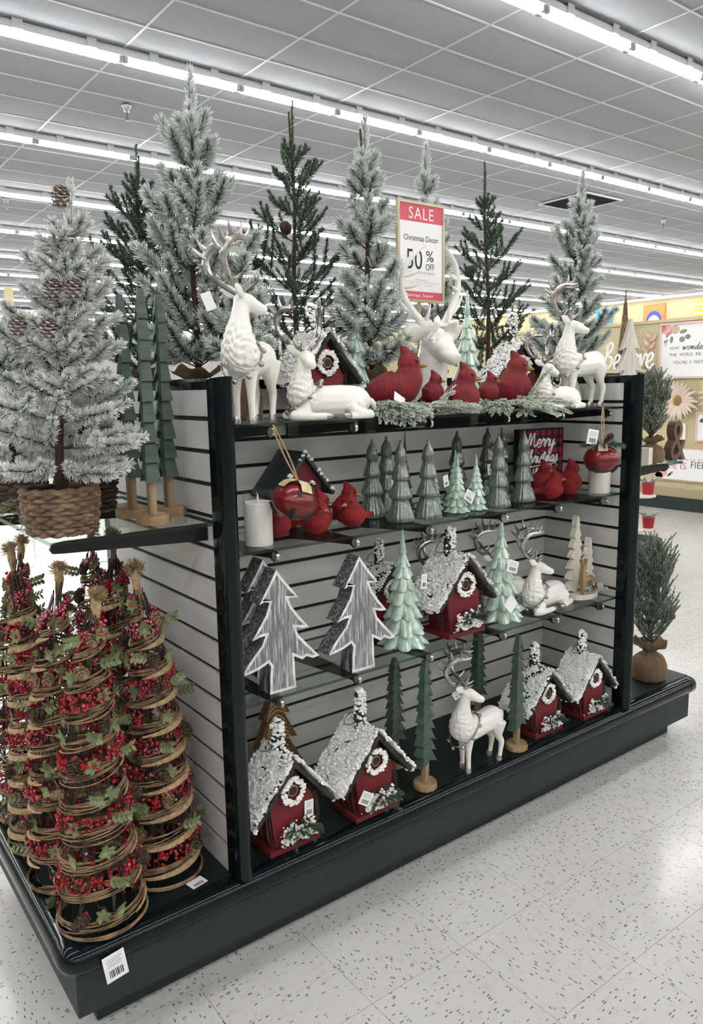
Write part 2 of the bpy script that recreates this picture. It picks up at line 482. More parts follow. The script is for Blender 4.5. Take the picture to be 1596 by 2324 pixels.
def floor_mat():
    t = NT('speckled_vinyl_tile'); t.set(0.16, spec=0.4)
    g = t.n.new('ShaderNodeNewGeometry'); sp = t.node('ShaderNodeSeparateXYZ'); t.link(g.outputs['Position'], sp.inputs[0])
    fx = t.math('FLOOR', t.math('MULTIPLY', sp.outputs[0], 1/0.3048)); fy = t.math('FLOOR', t.math('MULTIPLY', sp.outputs[1], 1/0.3048))
    par = t.math('MODULO', t.math('ABSOLUTE', t.math('ADD', fx, fy)), 2.0)
    def flecks(sx, sy, th, size):
        cv = t.node('ShaderNodeCombineXYZ'); t.link(t.math('MULTIPLY', sp.outputs[0], sx), cv.inputs[0]); t.link(t.math('MULTIPLY', sp.outputs[1], sy), cv.inputs[1])
        dn = t.node('ShaderNodeTexNoise'); dn.inputs['Scale'].default_value = 0.7; t.link(cv.outputs[0], dn.inputs['Vector'])
        av = t.node('ShaderNodeVectorMath'); av.operation = 'ADD'; t.link(cv.outputs[0], av.inputs[0])
        sc = t.node('ShaderNodeVectorMath'); sc.operation = 'SCALE'; sc.inputs['Scale'].default_value = 0.8
        t.link(dn.outputs['Color'], sc.inputs[0]); t.link(sc.outputs[0], av.inputs[1])
        vo = t.node('ShaderNodeTexVoronoi'); vo.inputs['Scale'].default_value = 1.0; t.link(av.outputs[0], vo.inputs['Vector'])
        near = t.math('LESS_THAN', vo.outputs['Distance'], size)
        sel = t.node('ShaderNodeSeparateColor'); t.link(vo.outputs['Color'], sel.inputs[0])
        return t.math('MULTIPLY', near, t.math('LESS_THAN', sel.outputs[0], th))
    a = t.math('ADD', t.math('MULTIPLY', flecks(55, 170, 0.30, 0.30), par), t.math('MULTIPLY', flecks(170, 55, 0.30, 0.30), t.math('SUBTRACT', 1.0, par)))
    b = t.math('ADD', t.math('MULTIPLY', flecks(30, 60, 0.5, 0.42), par), t.math('MULTIPLY', flecks(60, 30, 0.5, 0.42), t.math('SUBTRACT', 1.0, par)))
    base = t.ramp(t.noise(t.coord(kind='Position'), 2.5, 4), [(0.3, hx('c6c4c0')), (0.7, hx('bebcb8'))])
    c1 = t.mix(t.math('MULTIPLY', b, 0.22), base, hx('a9a49d'))
    c2 = t.mix(t.math('MULTIPLY', a, 0.8), c1, hx('434347'))
    t.col(c2)
    n = t.noise(t.coord(kind='Position'), 5, 2)
    t.bump(n, 0.08, 0.01)
    return t.m
K['floor'] = floor_mat()
K['joint'] = mat('floor_joint', hx('b9b6b0'), 0.7)
def peg_mat():
    t = NT('cream_pegboard'); t.set(0.6)
    v = t.coord((39.4, 39.4, 39.4), 'Position')
    sp = t.node('ShaderNodeSeparateXYZ'); t.link(v, sp.inputs[0])
    dy = t.math('SUBTRACT', t.math('FRACT', sp.outputs[1]), 0.5); dz = t.math('SUBTRACT', t.math('FRACT', sp.outputs[2]), 0.5)
    d = t.math('SQRT', t.math('ADD', t.math('MULTIPLY', dy, dy), t.math('MULTIPLY', dz, dz)))
    t.col(t.mix(t.math('LESS_THAN', d, 0.17), hx('c9bf98'), hx('655d42'))); return t.m
K['peg'] = peg_mat()
def plaid_mat():
    t = NT('buffalo_plaid'); t.set(0.7)
    sp = t.node('ShaderNodeSeparateXYZ'); t.link(t.coord((1, 1, 1)), sp.inputs[0])
    def st(k): return t.math('GREATER_THAN', t.math('FRACT', t.math('MULTIPLY', k, 1/0.034)), 0.5)
    f = t.math('MULTIPLY', t.math('ADD', st(sp.outputs[0]), st(sp.outputs[2])), 0.5)
    t.col(t.ramp(f, [(0.0, hx('a01f31')), (0.5, hx('501620')), (1.0, hx('141114'))])); return t.m
K['plaid'] = plaid_mat()
for nm, c in dict(pinkprint='d9a8a6', redtext='c96a72', greytext='55585c', leafprint='7d8478', blush='d8b4a6', rose='b97b7f', orange='e06a33', blueprint='2d3f9a', skyblue='2f97d3', yellowprint='e5c52e', pampas='d9c6b6', lettersbrown='5c4738', fabricred='a01c2c', whitepaint='f2f1ee', frameoak='b79c7a', framepink='d9bdb5', tan='c6ad92', darkbrown='4a3a2e', gunmetal='2c3236', skin='d9b2a2').items():
    K[nm] = mat(nm, hx(c), 0.6)
# ------------------------------------------------------------------ room shell
RX0, RX1, RY0, RY1, CEIL = -12.0, 27.0, -11.0, 33.0, 4.657
def in_view(p, mx=120):
    d = np.asarray(p, float)-CAM; z = d@CF
    if z < 0.3: return False
    u = IMW/2+FPX*(d@CR)/z; v = IMH/2-FPX*(d@CU)/z
    return -mx < u < IMW+mx and -mx < v < IMH+mx
fl = MB(); fl.box((RX0, RY0, -0.1), (RX1, RY1, -0.003))
floor = struct(obj('floor', fl.mesh('floor', K['joint'], False)))
T = 0.3048; gap = 0.0006
tm = MB(); tm.box((-T/2+gap, -T/2+gap, -0.003), (T/2-gap, T/2-gap, 0.0))
tile_me = tm.mesh('floor_tile', K['floor'], False)
cells = []
for i in range(int(RX0/T), int(RX1/T)):
    for j in range(int(RY0/T), int(RY1/T)):
        cells.append((i, j, (i+0.5)*T, (j+0.5)*T))
vis = sorted([c for c in cells if in_view((c[2], c[3], 0), 60) and not (-0.2 < c[2] < 2.1 and 0.1 < c[3] < 0.7)], key=lambda c: (c[2]-CAM[0])**2+(c[3]-CAM[1])**2)[:290]
vs = set((c[0], c[1]) for c in vis)
for c in vis:
    obj('floor_tile', tile_me, floor, (c[2], c[3], 0))
rest = np.array([(c[2], c[3]) for c in cells if (c[0], c[1]) not in vs])
h = T/2-gap
V = np.stack([np.stack([rest[:, 0]+a*h, rest[:, 1]+b*h, np.zeros(len(rest))], 1) for a, b in ((-1, -1), (1, -1), (1, 1), (-1, 1))], 1).reshape(-1, 3)
fr = MB(); fr.add(V, np.arange(len(V)).reshape(-1, 4))
part('floor_tile_field', fr, K['floor'], floor, False, stuff=True)
def wall(name, lo, hi, mt):
    b = MB(); b.box(lo, hi); return struct(obj(name, b.mesh(name, mt, False)))
wall('wall_right', (RX1, RY0, 0), (RX1+0.2, RY1, CEIL), K['yellowwall'])
wall('wall_back', (RX0, RY1, 0), (RX1, RY1+0.2, CEIL), K['greywall'])
wall('wall_left', (RX0-0.2, RY0, 0), (RX0, RY1, CEIL), K['greywall'])
wall('wall_front', (RX0, RY0-0.2, 0), (RX1, RY0, CEIL), K['greywall'])
# ceiling: slab, lay-in tiles, runners
b = MB(); b.box((RX0, RY0, CEIL+0.03), (RX1, RY1, CEIL+0.15))
ceiling = struct(obj('ceiling', b.mesh('ceiling', K['greywall'], False)))
CX, CY = 1.251, 0.598
X0, Y0 = CAM[0]+0.965*3.2, CAM[1]+2.189*3.2
xs = [X0+k*CX for k in range(-60, 60) if RX0 < X0+k*CX < RX1]
ys = [Y0+k*CY for k in range(-80, 80) if RY0 < Y0+k*CY < RY1]
b = MB(); g = 0.012
b.box((g, g, 0.0), (CX-g, CY-g, 0.015))
ct_me = b.mesh('ceiling_tile', K['tile'], False)
cc = [(x, y) for x in xs for y in ys]
cvis = sorted([c for c in cc if in_view((c[0]+CX/2, c[1]+CY/2, CEIL), 100)], key=lambda c: (c[0]-CAM[0])**2+(c[1]-CAM[1])**2)[:290]
cs = set(cvis)
for c in cvis: obj('ceiling_tile', ct_me, ceiling, (c[0], c[1], CEIL))
rest = np.array([c for c in cc if c not in cs])
V = np.stack([np.stack([rest[:, 0]+a, rest[:, 1]+bb, np.full(len(rest), CEIL)], 1) for a, bb in ((g, g), (g, CY-g), (CX-g, CY-g), (CX-g, g))], 1).reshape(-1, 3)
fr = MB(); fr.add(V, np.arange(len(V)).reshape(-1, 4))
part('ceiling_tile_field', fr, K['tile'], ceiling, False, stuff=True)
b = MB(); b.box((RX0, -g, -0.006), (RX1, g, 0.02)); mx_ = b.mesh('grid_runner', K['grid'], False)
for y in ys: obj('grid_runner', mx_, ceiling, (0, y, CEIL))
b = MB(); b.box((-g, RY0, -0.0055), (g, RY1, 0.02)); my_ = b.mesh('grid_cross_runner', K['grid'], False)
for x in xs: obj('grid_cross_runner', my_, ceiling, (x, 0, CEIL))
# strip lights: twin tubes under a white housing, rows along x
SEG = 1.2515; LZ = CAM[2]+3.09
JX = CAM[0]+0.995*3.09
def strip_light(full):
    L = SEG
    o = thing('strip_light', 'lit twin-tube fluorescent strip light in a long row under the tiled ceiling', 'light', group='fluorescent strip lights in rows')
    hb = MB(); hb.box((0, -0.065, 0.028), (L, 0.065, 0.082)); hb.box((0, -0.04, 0.0815), (L, 0.04, CEIL-LZ-0.004)); part('housing', hb, K['housing'], o, False)
    for s in (-1, 1):
        tb = MB(); tb.tube([(0.04, s*0.036, 0), (L-0.04, s*0.036, 0)], 0.016, 8); part('fluorescent_tube', tb, K['tube'], o)
    if full:
        for x0, x1 in ((0.004, 0.042), (L-0.042, L-0.004)):
            for s in (-1, 1):
                sb = MB(); sb.box((x0, s*0.036-0.017, -0.02), (x1, s*0.036+0.017, 0.03)); part('socket', sb, K['socket'], o, False)
        for x in (0.3, 0.95):
            for s in (-1, 1):
                br = MB(); br.box((x-0.045, s*0.0705-0.0045, 0.03), (x+0.045, s*0.0705+0.0045, 0.115)); part('mounting_clip', br, K['housing'], o, False)
    return o
rows_y = [3.03+2.952*k for k in range(-5, 11)]
spots = []
k0 = int((RX0-JX)/SEG)+1
for iy, y in enumerate(rows_y):
    for k in range(k0, 60):
        x = JX+k*SEG
        if x+SEG > 26.2: break
        spots.append((x, y, 0.0))
for k in range(0, 22): spots.append((26.35, 4.0+k*SEG, PI/2))
def seen(s):
    x, y, r = s; e = (x+SEG, y) if r == 0 else (x, y+SEG)
    return in_view((x, y, LZ), 0) or in_view((e[0], e[1], LZ), 0)
sv = sorted([s for s in spots if seen(s)], key=lambda s: (s[0]-CAM[0])**2+(s[1]-CAM[1])**2)[:290]
svs = set(sv)
ORD = ['first', 'second', 'third', 'fourth', 'fifth', 'sixth', 'seventh', 'eighth', 'ninth', 'tenth', 'last']
L0 = strip_light(True); L1 = strip_light(False); nfull = 70
for i, s in enumerate(sv):
    o = L0 if i == 0 else L1 if i == nfull else dup(L0) if i < nfull else dup(L1)
    o.location = (s[0], s[1], LZ); o.rotation_euler = (0, 0, s[2])
    rk_ = int(round((s[1]-3.03)/2.952))
    o['label'] = 'lit fluorescent strip light in the %s row of lights beyond the gondola' % ORD[max(0, min(10, rk_))]; o['group'] = '%s row of strip lights' % ORD[max(0, min(10, rk_))]
    if s[2]: o['label'] = 'lit fluorescent strip light in the row along the cream far wall'; o['group'] = 'strip lights along the far wall'
rest = [s for s in spots if s not in svs]
hh = MB(); tt = MB()
for x, y, r in rest:
    M = np.eye(4); M[:3, :3] = rotz(r); M[:3, 3] = (x, y, LZ)
    hh.box((0, -0.065, 0.028), (SEG, 0.065, 0.082), M=M)
    for s in (-1, 1):
        P = np.array([(0.04, s*0.036, 0), (SEG-0.04, s*0.036, 0)])@rotz(r).T+np.array([x, y, LZ]); tt.tube(P, 0.016, 6)
LR = thing('strip_light_rows', 'remaining rows of lit fluorescent strip lights over the rest of the store', 'light')
LR['kind'] = 'stuff'
part('housing', hh, K['housing'], LR, False, stuff=True); part('fluorescent_tube', tt, K['tube'], LR, stuff=True)
# ceiling vent and sprinklers
vt = thing('ceiling_vent', 'dark square air return grille set into the tiled ceiling', 'vent', (11.25, 7.35, CEIL-0.02), 0, 0.78)
b = MB()
for a in ((-0.66, -0.62, -0.66, 0.66), (0.62, 0.66, -0.66, 0.66), (-0.62, 0.62, -0.66, -0.62), (-0.62, 0.62, 0.62, 0.66)): b.box((a[0], a[2], -0.02), (a[1], a[3], 0.01))
part('frame', b, K['housing'], vt, False)
b = MB(); b.box((-0.62, -0.62, 0.0), (0.62, 0.62, 0.008)); part('backing', b, K['blackmat'], vt, False)
for k in range(14):
    b = MB(); y = -0.58+k*0.0892; b.add([(-0.62, y, -0.015), (0.62, y, -0.015), (0.62, y+0.05, 0), (-0.62, y+0.05, 0)], np.array([0, 1, 2, 3])); part('louvre', b, K['gunmetal'], vt, False)
sp = None
for u, v, lb in ((287, 238, 'small chrome sprinkler between the second and third light rows near the flocked trees'), (13, 450, 'small chrome sprinkler hanging between the fourth and fifth light rows'), (1507, 498, 'small chrome sprinkler hanging beyond the dark ceiling vent')):
    P = atz(u, v, CEIL-0.01)
    if sp is None:
        sp = thing('sprinkler_head', lb, 'sprinkler', P, group='ceiling sprinklers')
        b = MB(); b.lathe([(0.055, 0.0), (0.055, -0.012), (0.045, -0.02), (0.03, -0.07), (0.012, -0.075)], 14); part('escutcheon', b, K['chrome'], sp)
        b = MB(); b.tube([(0, 0, -0.07), (0, 0, -0.16)], 0.012, 8); b.lathe([(0.03, -0.16), (0.03, -0.17), (0.001, -0.172)], 12); part('deflector', b, K['chrome'], sp)
    else: dup(sp, P, label=lb)
# ------------------------------------------------------------------ display gondola
BX0, BX1, BY1 = -0.289, 2.2446, 0.756
DZ = 0.252; SP = 0.0762; ZT = 1.3908; PT = 1.457; RT = 1.484
GO = thing('display_gondola', 'dark green store gondola with grey slatwall panels, end panels and deep base deck', 'display fixture')
b = MB(); k = 0.056; b.box((BX0+k, k, 0), (BX1-k, BY1-k, 0.0755)); part('kick_plate', b, K['teal_flat'], GO, False)
for nm, lo, hi in (('base_skirt', (BX0, 0, 0.075), (BX1, 0.018, 0.222)), ('base_skirt', (BX0, BY1-0.018, 0.075), (BX1, BY1, 0.222)),
                   ('base_skirt', (BX0, 0.018, 0.075), (BX0+0.018, BY1-0.018, 0.222)), ('base_skirt', (BX1-0.018, 0.018, 0.075), (BX1, BY1-0.018, 0.222))):
    b = MB(); b.box(lo, hi); part(nm, b, K['teal_flat'], GO, False)
b = MB(); b.box((BX0+0.012, 0.012, 0.224), (BX1, BY1-0.012, DZ)); deck = part('base_deck', b, K['deck'], GO, False)
BZ, BR = 0.2192, 0.033
def nose(pts, nm):
    b = MB(); b.tube(pts, BR, 20); return part(nm, b, K['teal'], GO, sharp=50)
nose([(BX0+0.055, 0.0, BZ), (BX1-0.045, 0.0, BZ)], 'bullnose')
nose([(BX0, 0.055, BZ), (BX0, BY1-0.055, BZ)], 'bullnose')
nose([(BX0+0.055, BY1, BZ), (BX1-0.045, BY1, BZ)], 'bullnose')
for yy, s in ((0.0, 1), (BY1, -1)):
    P = [(BX0, yy+s*0.054, BZ)]+[(BX0+0.02*(1-math.cos(a)), yy+s*0.02*(1-math.sin(a)), BZ) for a in np.linspace(0, PI/2, 7)]+[(BX0+0.054, yy, BZ)]
    b = MB(); b.tube(P, BR+0.0012, 20); part('bullnose_corner', b, K['teal'], GO, sharp=50)
    b = MB(); b.tube([(BX1-0.044, yy, BZ), (BX1-0.008, yy, BZ), (BX1-0.002, yy, BZ), (BX1, yy, BZ)], [BR+0.0012, BR+0.0012, BR*0.94, BR*0.75], 20); part('bullnose_end_cap', b, K['teal'], GO, sharp=50)
grooves = [ZT-i*SP for i in range(15)]
edges = [(PT, grooves[0]+0.0055)]+[(grooves[i]-0.0055, grooves[i+1]+0.0055) for i in range(14)]+[(grooves[-1]-0.0055, DZ)]
def post_profile():
    pts = []
    for a in np.linspace(0, PI, 25):
        r = 1-0.03*(abs(math.sin(3*a)) < 0.25)
        pts.append((-0.0225*math.cos(a)*r, -0.036*math.sin(a)*r))
    return [(-0.0225, 0.028)]+pts+[(0.0225, 0.028)]
def vprism(poly, z0, z1, mi=0, dome=0.0):
    P = np.array(poly); n = len(P); b = MB(); j = np.arange(n); j2 = (j+1) % n
    zt = z1+dome*(P[:, 1].max()-P[:, 1])/max(1e-6, np.ptp(P[:, 1]))
    V = np.concatenate([np.c_[P, np.full(n, z0)], np.c_[P, zt]])
    b.add(V, [np.stack([j, j2, j2+n, j+n], 1), j[::-1], j+n], mi); return b
def end_panel(xa, name):
    xb = xa+0.042
    b = MB(); b.box((xa+0.006, 0.005, DZ), (xb-0.006, BY1-0.005, PT)); core = part('end_panel', b, K['groove'], GO, False)
    me1 = []
    for k, (zt, zb) in enumerate(edges):
        for x0 in (xa, xb-0.0065):
            b = MB(); b.box((x0, 0.006, zb), (x0+0.0065, BY1-0.006, zt)); part('slat', b, K['slat'], core, False)
    xm = (xa+xb)/2
    for yy, s in ((0.0, 1), (BY1, -1)):
        P = [(xm+p[0], yy+s*p[1]) for p in post_profile()]
        if s < 0: P = P[::-1]
        b = vprism(P, DZ-0.002, RT-0.004, dome=0.006 if s > 0 else 0); part('end_post', b, K['teal'], GO, sharp=40)
    pr = [(xm-0.0215, PT), (xm+0.0215, PT), (xm+0.0215, RT-0.008), (xm+0.014, RT-0.001), (xm, RT), (xm-0.014, RT-0.001), (xm-0.0215, RT-0.008)]
    P = np.array(pr); n = len(P); j = np.arange(n); j2 = (j+1) % n
    V = np.concatenate([np.c_[P[:, 0], np.full(n, 0.026), P[:, 1]], np.c_[P[:, 0], np.full(n, BY1-0.026), P[:, 1]]])
    b = MB(); b.add(V, [np.stack([j, j2, j2+n, j+n], 1)[:, ::-1], j, (j+n)[::-1]]); part('top_rail', b, K['teal'], GO)
XL, XR = 0.1104, 1.7374
end_panel(XL, 'left'); end_panel(XR, 'right')
IX0, IX1 = XL+0.042, XR
b = MB(); b.box((IX0, 0.3685, DZ), (IX1, 0.3885, PT)); core = part('back_panel', b, K['groove'], GO, False)
for k, (zt, zb) in enumerate(edges):
    for y0 in (0.3624, 0.3880):
        b = MB(); b.box((IX0+0.001, y0, zb), (IX1-0.001, y0+0.0065, zt)); part('slat', b, K['slat'], core, False)
b = MB(); b.box((IX0, 0.358, PT), (IX1, 0.399, RT)); part('top_rail', b, K['teal'], GO, False)
# glass shelves
SH1, SH2, SH3 = 1.375, 1.065, 0.677
def bracket(parent, L=0.335, th=0.005):
    """flat blade running from the slatwall (y=0) to the front (y=-L), top at z=0"""
    b = MB(); b.prism([(0, 0), (0, -0.05), (0.05, -0.045), (L-0.03, -0.022), (L-0.012, -0.03), (L-0.003, -0.022), (L, -0.01), (L-0.004, 0)], -th/2, th/2)
    V = [np.stack([v[:, 1], -v[:, 0], v[:, 2]], 1) for v in b.V]; b.V = V
    o = part('bracket', b, K['blackmetal'], parent, False)
    c = MB(); c.tube([(-th/2-0.0015, -L+0.006, -0.0145), (th/2+0.0015, -L+0.006, -0.0145)], 0.0125, 14); part('bracket_tip', c, K['chrome'], o, sharp=40)
    return o
def pane(lo, hi, parent, nm='glass_pane'):
    b = MB(); b.box(lo, hi)
    f = b.F[0][0]; b.F = [(f[:2], 0), (f[2:], 1)]
    return part(nm, b, [K['glass'], K['glass_edge']], parent, False)
def bay_shelf(z, tips, words, clips=()):
    s = thing('glass_shelf', words, 'shelf', (0, 0, z))
    xm = 0.955
    pane((IX0+0.004, 0.026, -0.008), (xm-0.001, 0.36, 0), s); pane((xm+0.001, 0.026, -0.008), (IX1-0.004, 0.36, 0), s)
    for x in tips:
        o = bracket(s); o.location = (x, 0.362, -0.0085)
        for c in o.children: pass
    for x in clips:
        b = MB(); b.box((-0.016, -0.003, -0.04), (0.016, 0.0, 0.003)); b.box((-0.016, 0.0, -0.012), (0.016, 0.02, -0.0085)); b.box((-0.016, -0.02, -0.043), (0.016, 0.0, -0.04))
        o = part('clip', b, K['clear'], s, False); o.location = (x, 0.0262, 0)
    return s
tips = [float(aty(u, v, 0.03)[0]) for u, v in ((627, 1256), (809, 1224), (977, 1196), (1148, 1170), (1270, 1147), (1374, 1130))]
bay_shelf(SH1, tips, 'clear glass shelf carrying the cardinals, topmost in the slatwall bay', [float(aty(u, 965, 0.026)[0]) for u in (665, 840, 955, 1075, 1190)])
bay_shelf(SH2, tips, 'clear glass shelf carrying candles, red bells and glazed green trees')
bay_shelf(SH3, tips, 'clear glass shelf carrying the grey wooden trees and mint trees')
def end_shelf(x0, x1, z, words, left=True):
    s = thing('glass_shelf', words, 'shelf', (0, 0, z))
    pane((x0, 0.005, -0.0095), (x1, 0.60, 0), s)
    for y in (0.06, 0.52):
        L = abs(x1-x0)-0.01
        b = MB(); b.prism([(0, 0), (0, -0.042), (0.05, -0.040), (L-0.03, -0.026), (L-0.006, -0.024), (L, -0.014), (L-0.006, -0.004), (L-0.03, 0)], -0.004, 0.004)
        if left: b.V = [np.stack([-v[:, 0], -v[:, 1], v[:, 2]], 1) for v in b.V]
        o = part('bracket', b, K['blackmetal'], s, False); o.location = (x1 if left else x0, y, -0.010)
    return s
end_shelf(-0.266, 0.109, 1.155, 'clear glass end shelf carrying the flocked trees in wicker baskets', True)
end_shelf(1.7806, 2.112, 1.155, 'clear glass end shelf carrying the ampersand and small burlap tree', False)
# ------------------------------------------------------------------ evergreen trees
def sprig(mb, P, nl, dens, ang, wd, f0, f1, rg, t0=0.05, stem=0.0022, mi_stem=1, tipn=14, flat=0.0):
    """one needled twig along path P; needles are tapered quads carrying a frost value"""
    P = np.asarray(P, float)
    seg = np.linalg.norm(np.diff(P, axis=0), axis=1); cum = np.concatenate([[0], np.cumsum(seg)]); L = cum[-1]
    N = max(6, int(L*dens))
    t = t0+(1-t0)*(np.arange(N)+rg.random(N))/N
    t = np.concatenate([t, np.full(tipn, 0.995)])
    pos = np.stack([np.interp(t*L, cum, P[:, k]) for k in range(3)], 1)
    Tn = nrm(np.gradient(P, axis=0)) if len(P) > 2 else np.repeat(nrm(P[1:]-P[:1]), 2, 0)
    T = nrm(np.stack([np.interp(t*L, cum, Tn[:, k]) for k in range(3)], 1))
    az = rg.random(len(t))*2*PI
    ref = np.where(np.abs(T[:, 2:3]) < 0.9, np.array([[0, 0, 1.0]]), np.array([[1.0, 0, 0]]))
    n1 = nrm(np.cross(T, ref)); n2 = np.cross(T, n1)
    rad = n1*np.cos(az)[:, None]+n2*np.sin(az)[:, None]
    if flat: rad = nrm(rad*np.array([1, 1, 1-flat]))
    a = ang*(0.8+0.4*rg.random(len(t)))*np.where(t > 0.99, rg.random(len(t))*0.9+0.05, 1-0.35*t**3)
    d = nrm(T*np.cos(a)[:, None]+rad*np.sin(a)[:, None])
    ln = nl*(0.75+0.4*rg.random(len(t)))*(0.7+0.3*np.sin(PI*np.clip(t*0.8+0.15, 0, 1)))
    side = nrm(np.cross(d, rg.normal(size=d.shape)))*wd*0.5
    tip = pos+d*ln[:, None]
    V = np.stack([pos-side, pos+side, tip+side*0.55, tip-side*0.55], 1).reshape(-1, 3)
    fj = (rg.random(len(t))-0.5)*0.25
    A = np.stack([f0+fj, f0+fj, f1+fj, f1+fj], 1).reshape(-1)
    mb.add(V, np.arange(len(V)).reshape(-1, 4), 0, A)
    if stem: mb.tube(P, np.linspace(stem, stem*0.6, len(P)), 5, mi_stem, attr=0.2)
def curve3(p0, d0, L, bend, k=7):
    """arc starting at p0 heading d0, bending by vector 'bend' over its length"""
    p = np.array(p0, float); d = nrm(d0); out = [p.copy()]
    for i in range(k-1):
        d = nrm(d+np.asarray(bend)/(k-1)); p = p+d*L/(k-1); out.append(p.copy())
    return np.array(out)
def pinecone_mesh(mt, L=0.05, R=0.018, n=46, seed=1):
    rg = np.random.default_rng(seed); b = MB()
    b.lathe([(0.001, -L/2), (R*0.5, -L*0.35), (R*0.55, 0), (R*0.3, L*0.4), (0.001, L/2)], 7)
    for i in range(n):
        t = i/(n-1); z = -L/2+L*0.96*t; a = i*2.39996
        r = R*(math.sin(PI*min(1, (t*0.82+0.14)))**0.7)
        s = R*0.52*(1-0.45*t)
        d = np.array([math.cos(a), math.sin(a), 0.45+0.9*t]); d = nrm(d); u = nrm(np.cross((0, 0, 1), d)); w = np.cross(d, u)
        c = np.array([0, 0, z])
        tip = c+d*r*1.12; bs = c+d*r*0.35
        V = [bs-u*s*0.4, bs+u*s*0.4, tip+u*s, tip-u*s, tip-w*s*0.55+d*0.0, bs-w*s*0.2]
        b.add(V, [np.array([(0, 1, 2, 3)]), np.array([(3, 2, 4)]), np.array([(0, 3, 4, 5), (1, 5, 4, 2)])])
    return b.mesh('pinecone', mt, False)
CONE = pinecone_mesh(K['cone']); CONEW = pinecone_mesh(K['conew'], 0.06, 0.026, 60, 2); CONEL = pinecone_mesh(K['coneL'], 0.042, 0.016, 40, 3)
def put(me, name, parent, c, d=(0, 0, 1), sc=1.0):
    o = obj(name, me, parent); B = basis(d)
    M = Matrix(((*B[0]*sc, c[0]), (*B[1]*sc, c[1]), (*B[2]*sc, c[2]), (0, 0, 0, 1)))
    o.matrix_local = M; return o
def burlap_bag_mb(R, H, seed=0, tie=0.35):
    rg = np.random.default_rng(seed); ph = rg.random(4)*6
    b = MB()
    prof = [(R*0.8, 0), (R*0.97, H*0.03), (R*1.04, H*0.25), (R*1.0, H*0.45), (R*0.8, H*0.6), (R*0.42, H*0.72), (R*0.34, H*0.77), (R*0.5, H*0.84), (R*0.8, H*0.93), (R*0.95, H*1.0), (R*0.9, H*1.0), (R*0.4, H*0.86), (R*0.2, H*0.8)]
    prof = smooth_path(prof, 3)
    def fn(Rr, Z, A):
        t = Z/H
        f = 0.02+0.16*np.exp(-((t-0.75)/0.16)**2)
        w = np.cos(9*A+ph[0])*0.6+np.cos(14*A+ph[1])*0.5
        return Rr*(1+f*w+0.03*np.cos(2*A+ph[2])), Z+H*0.05*np.where(t > 0.85, (t-0.85)/0.15, 0)*(np.cos(3*A+ph[3])*1.2+np.cos(7*A))
    b.lathe(prof, 56, 0, fn); return b
def basket_mb(R, H, rows=11, n=26):
    """woven basket: horizontal strands weaving in and out of uprights"""
    b = MB(); k = n*4
    for r in range(rows):
        z = 0.006+(r+0.25)*H/rows*0.98; Rr = R*(0.86+0.14*math.sin(PI*0.5*min(1, z/H*1.3)))
        a = np.arange(k)*2*PI/k
        off = 0.0045*np.cos(a*n/2+PI*(r % 2))
        P = np.stack([(Rr+off)*np.cos(a), (Rr+off)*np.sin(a), z+0.0015*np.sin(a*n/2+r)], 1)
        b.tube(P, np.array([0.0055*R/0.075, 0.0072*R/0.075])[None].repeat(k, 0), 6, closed=True)
    return b
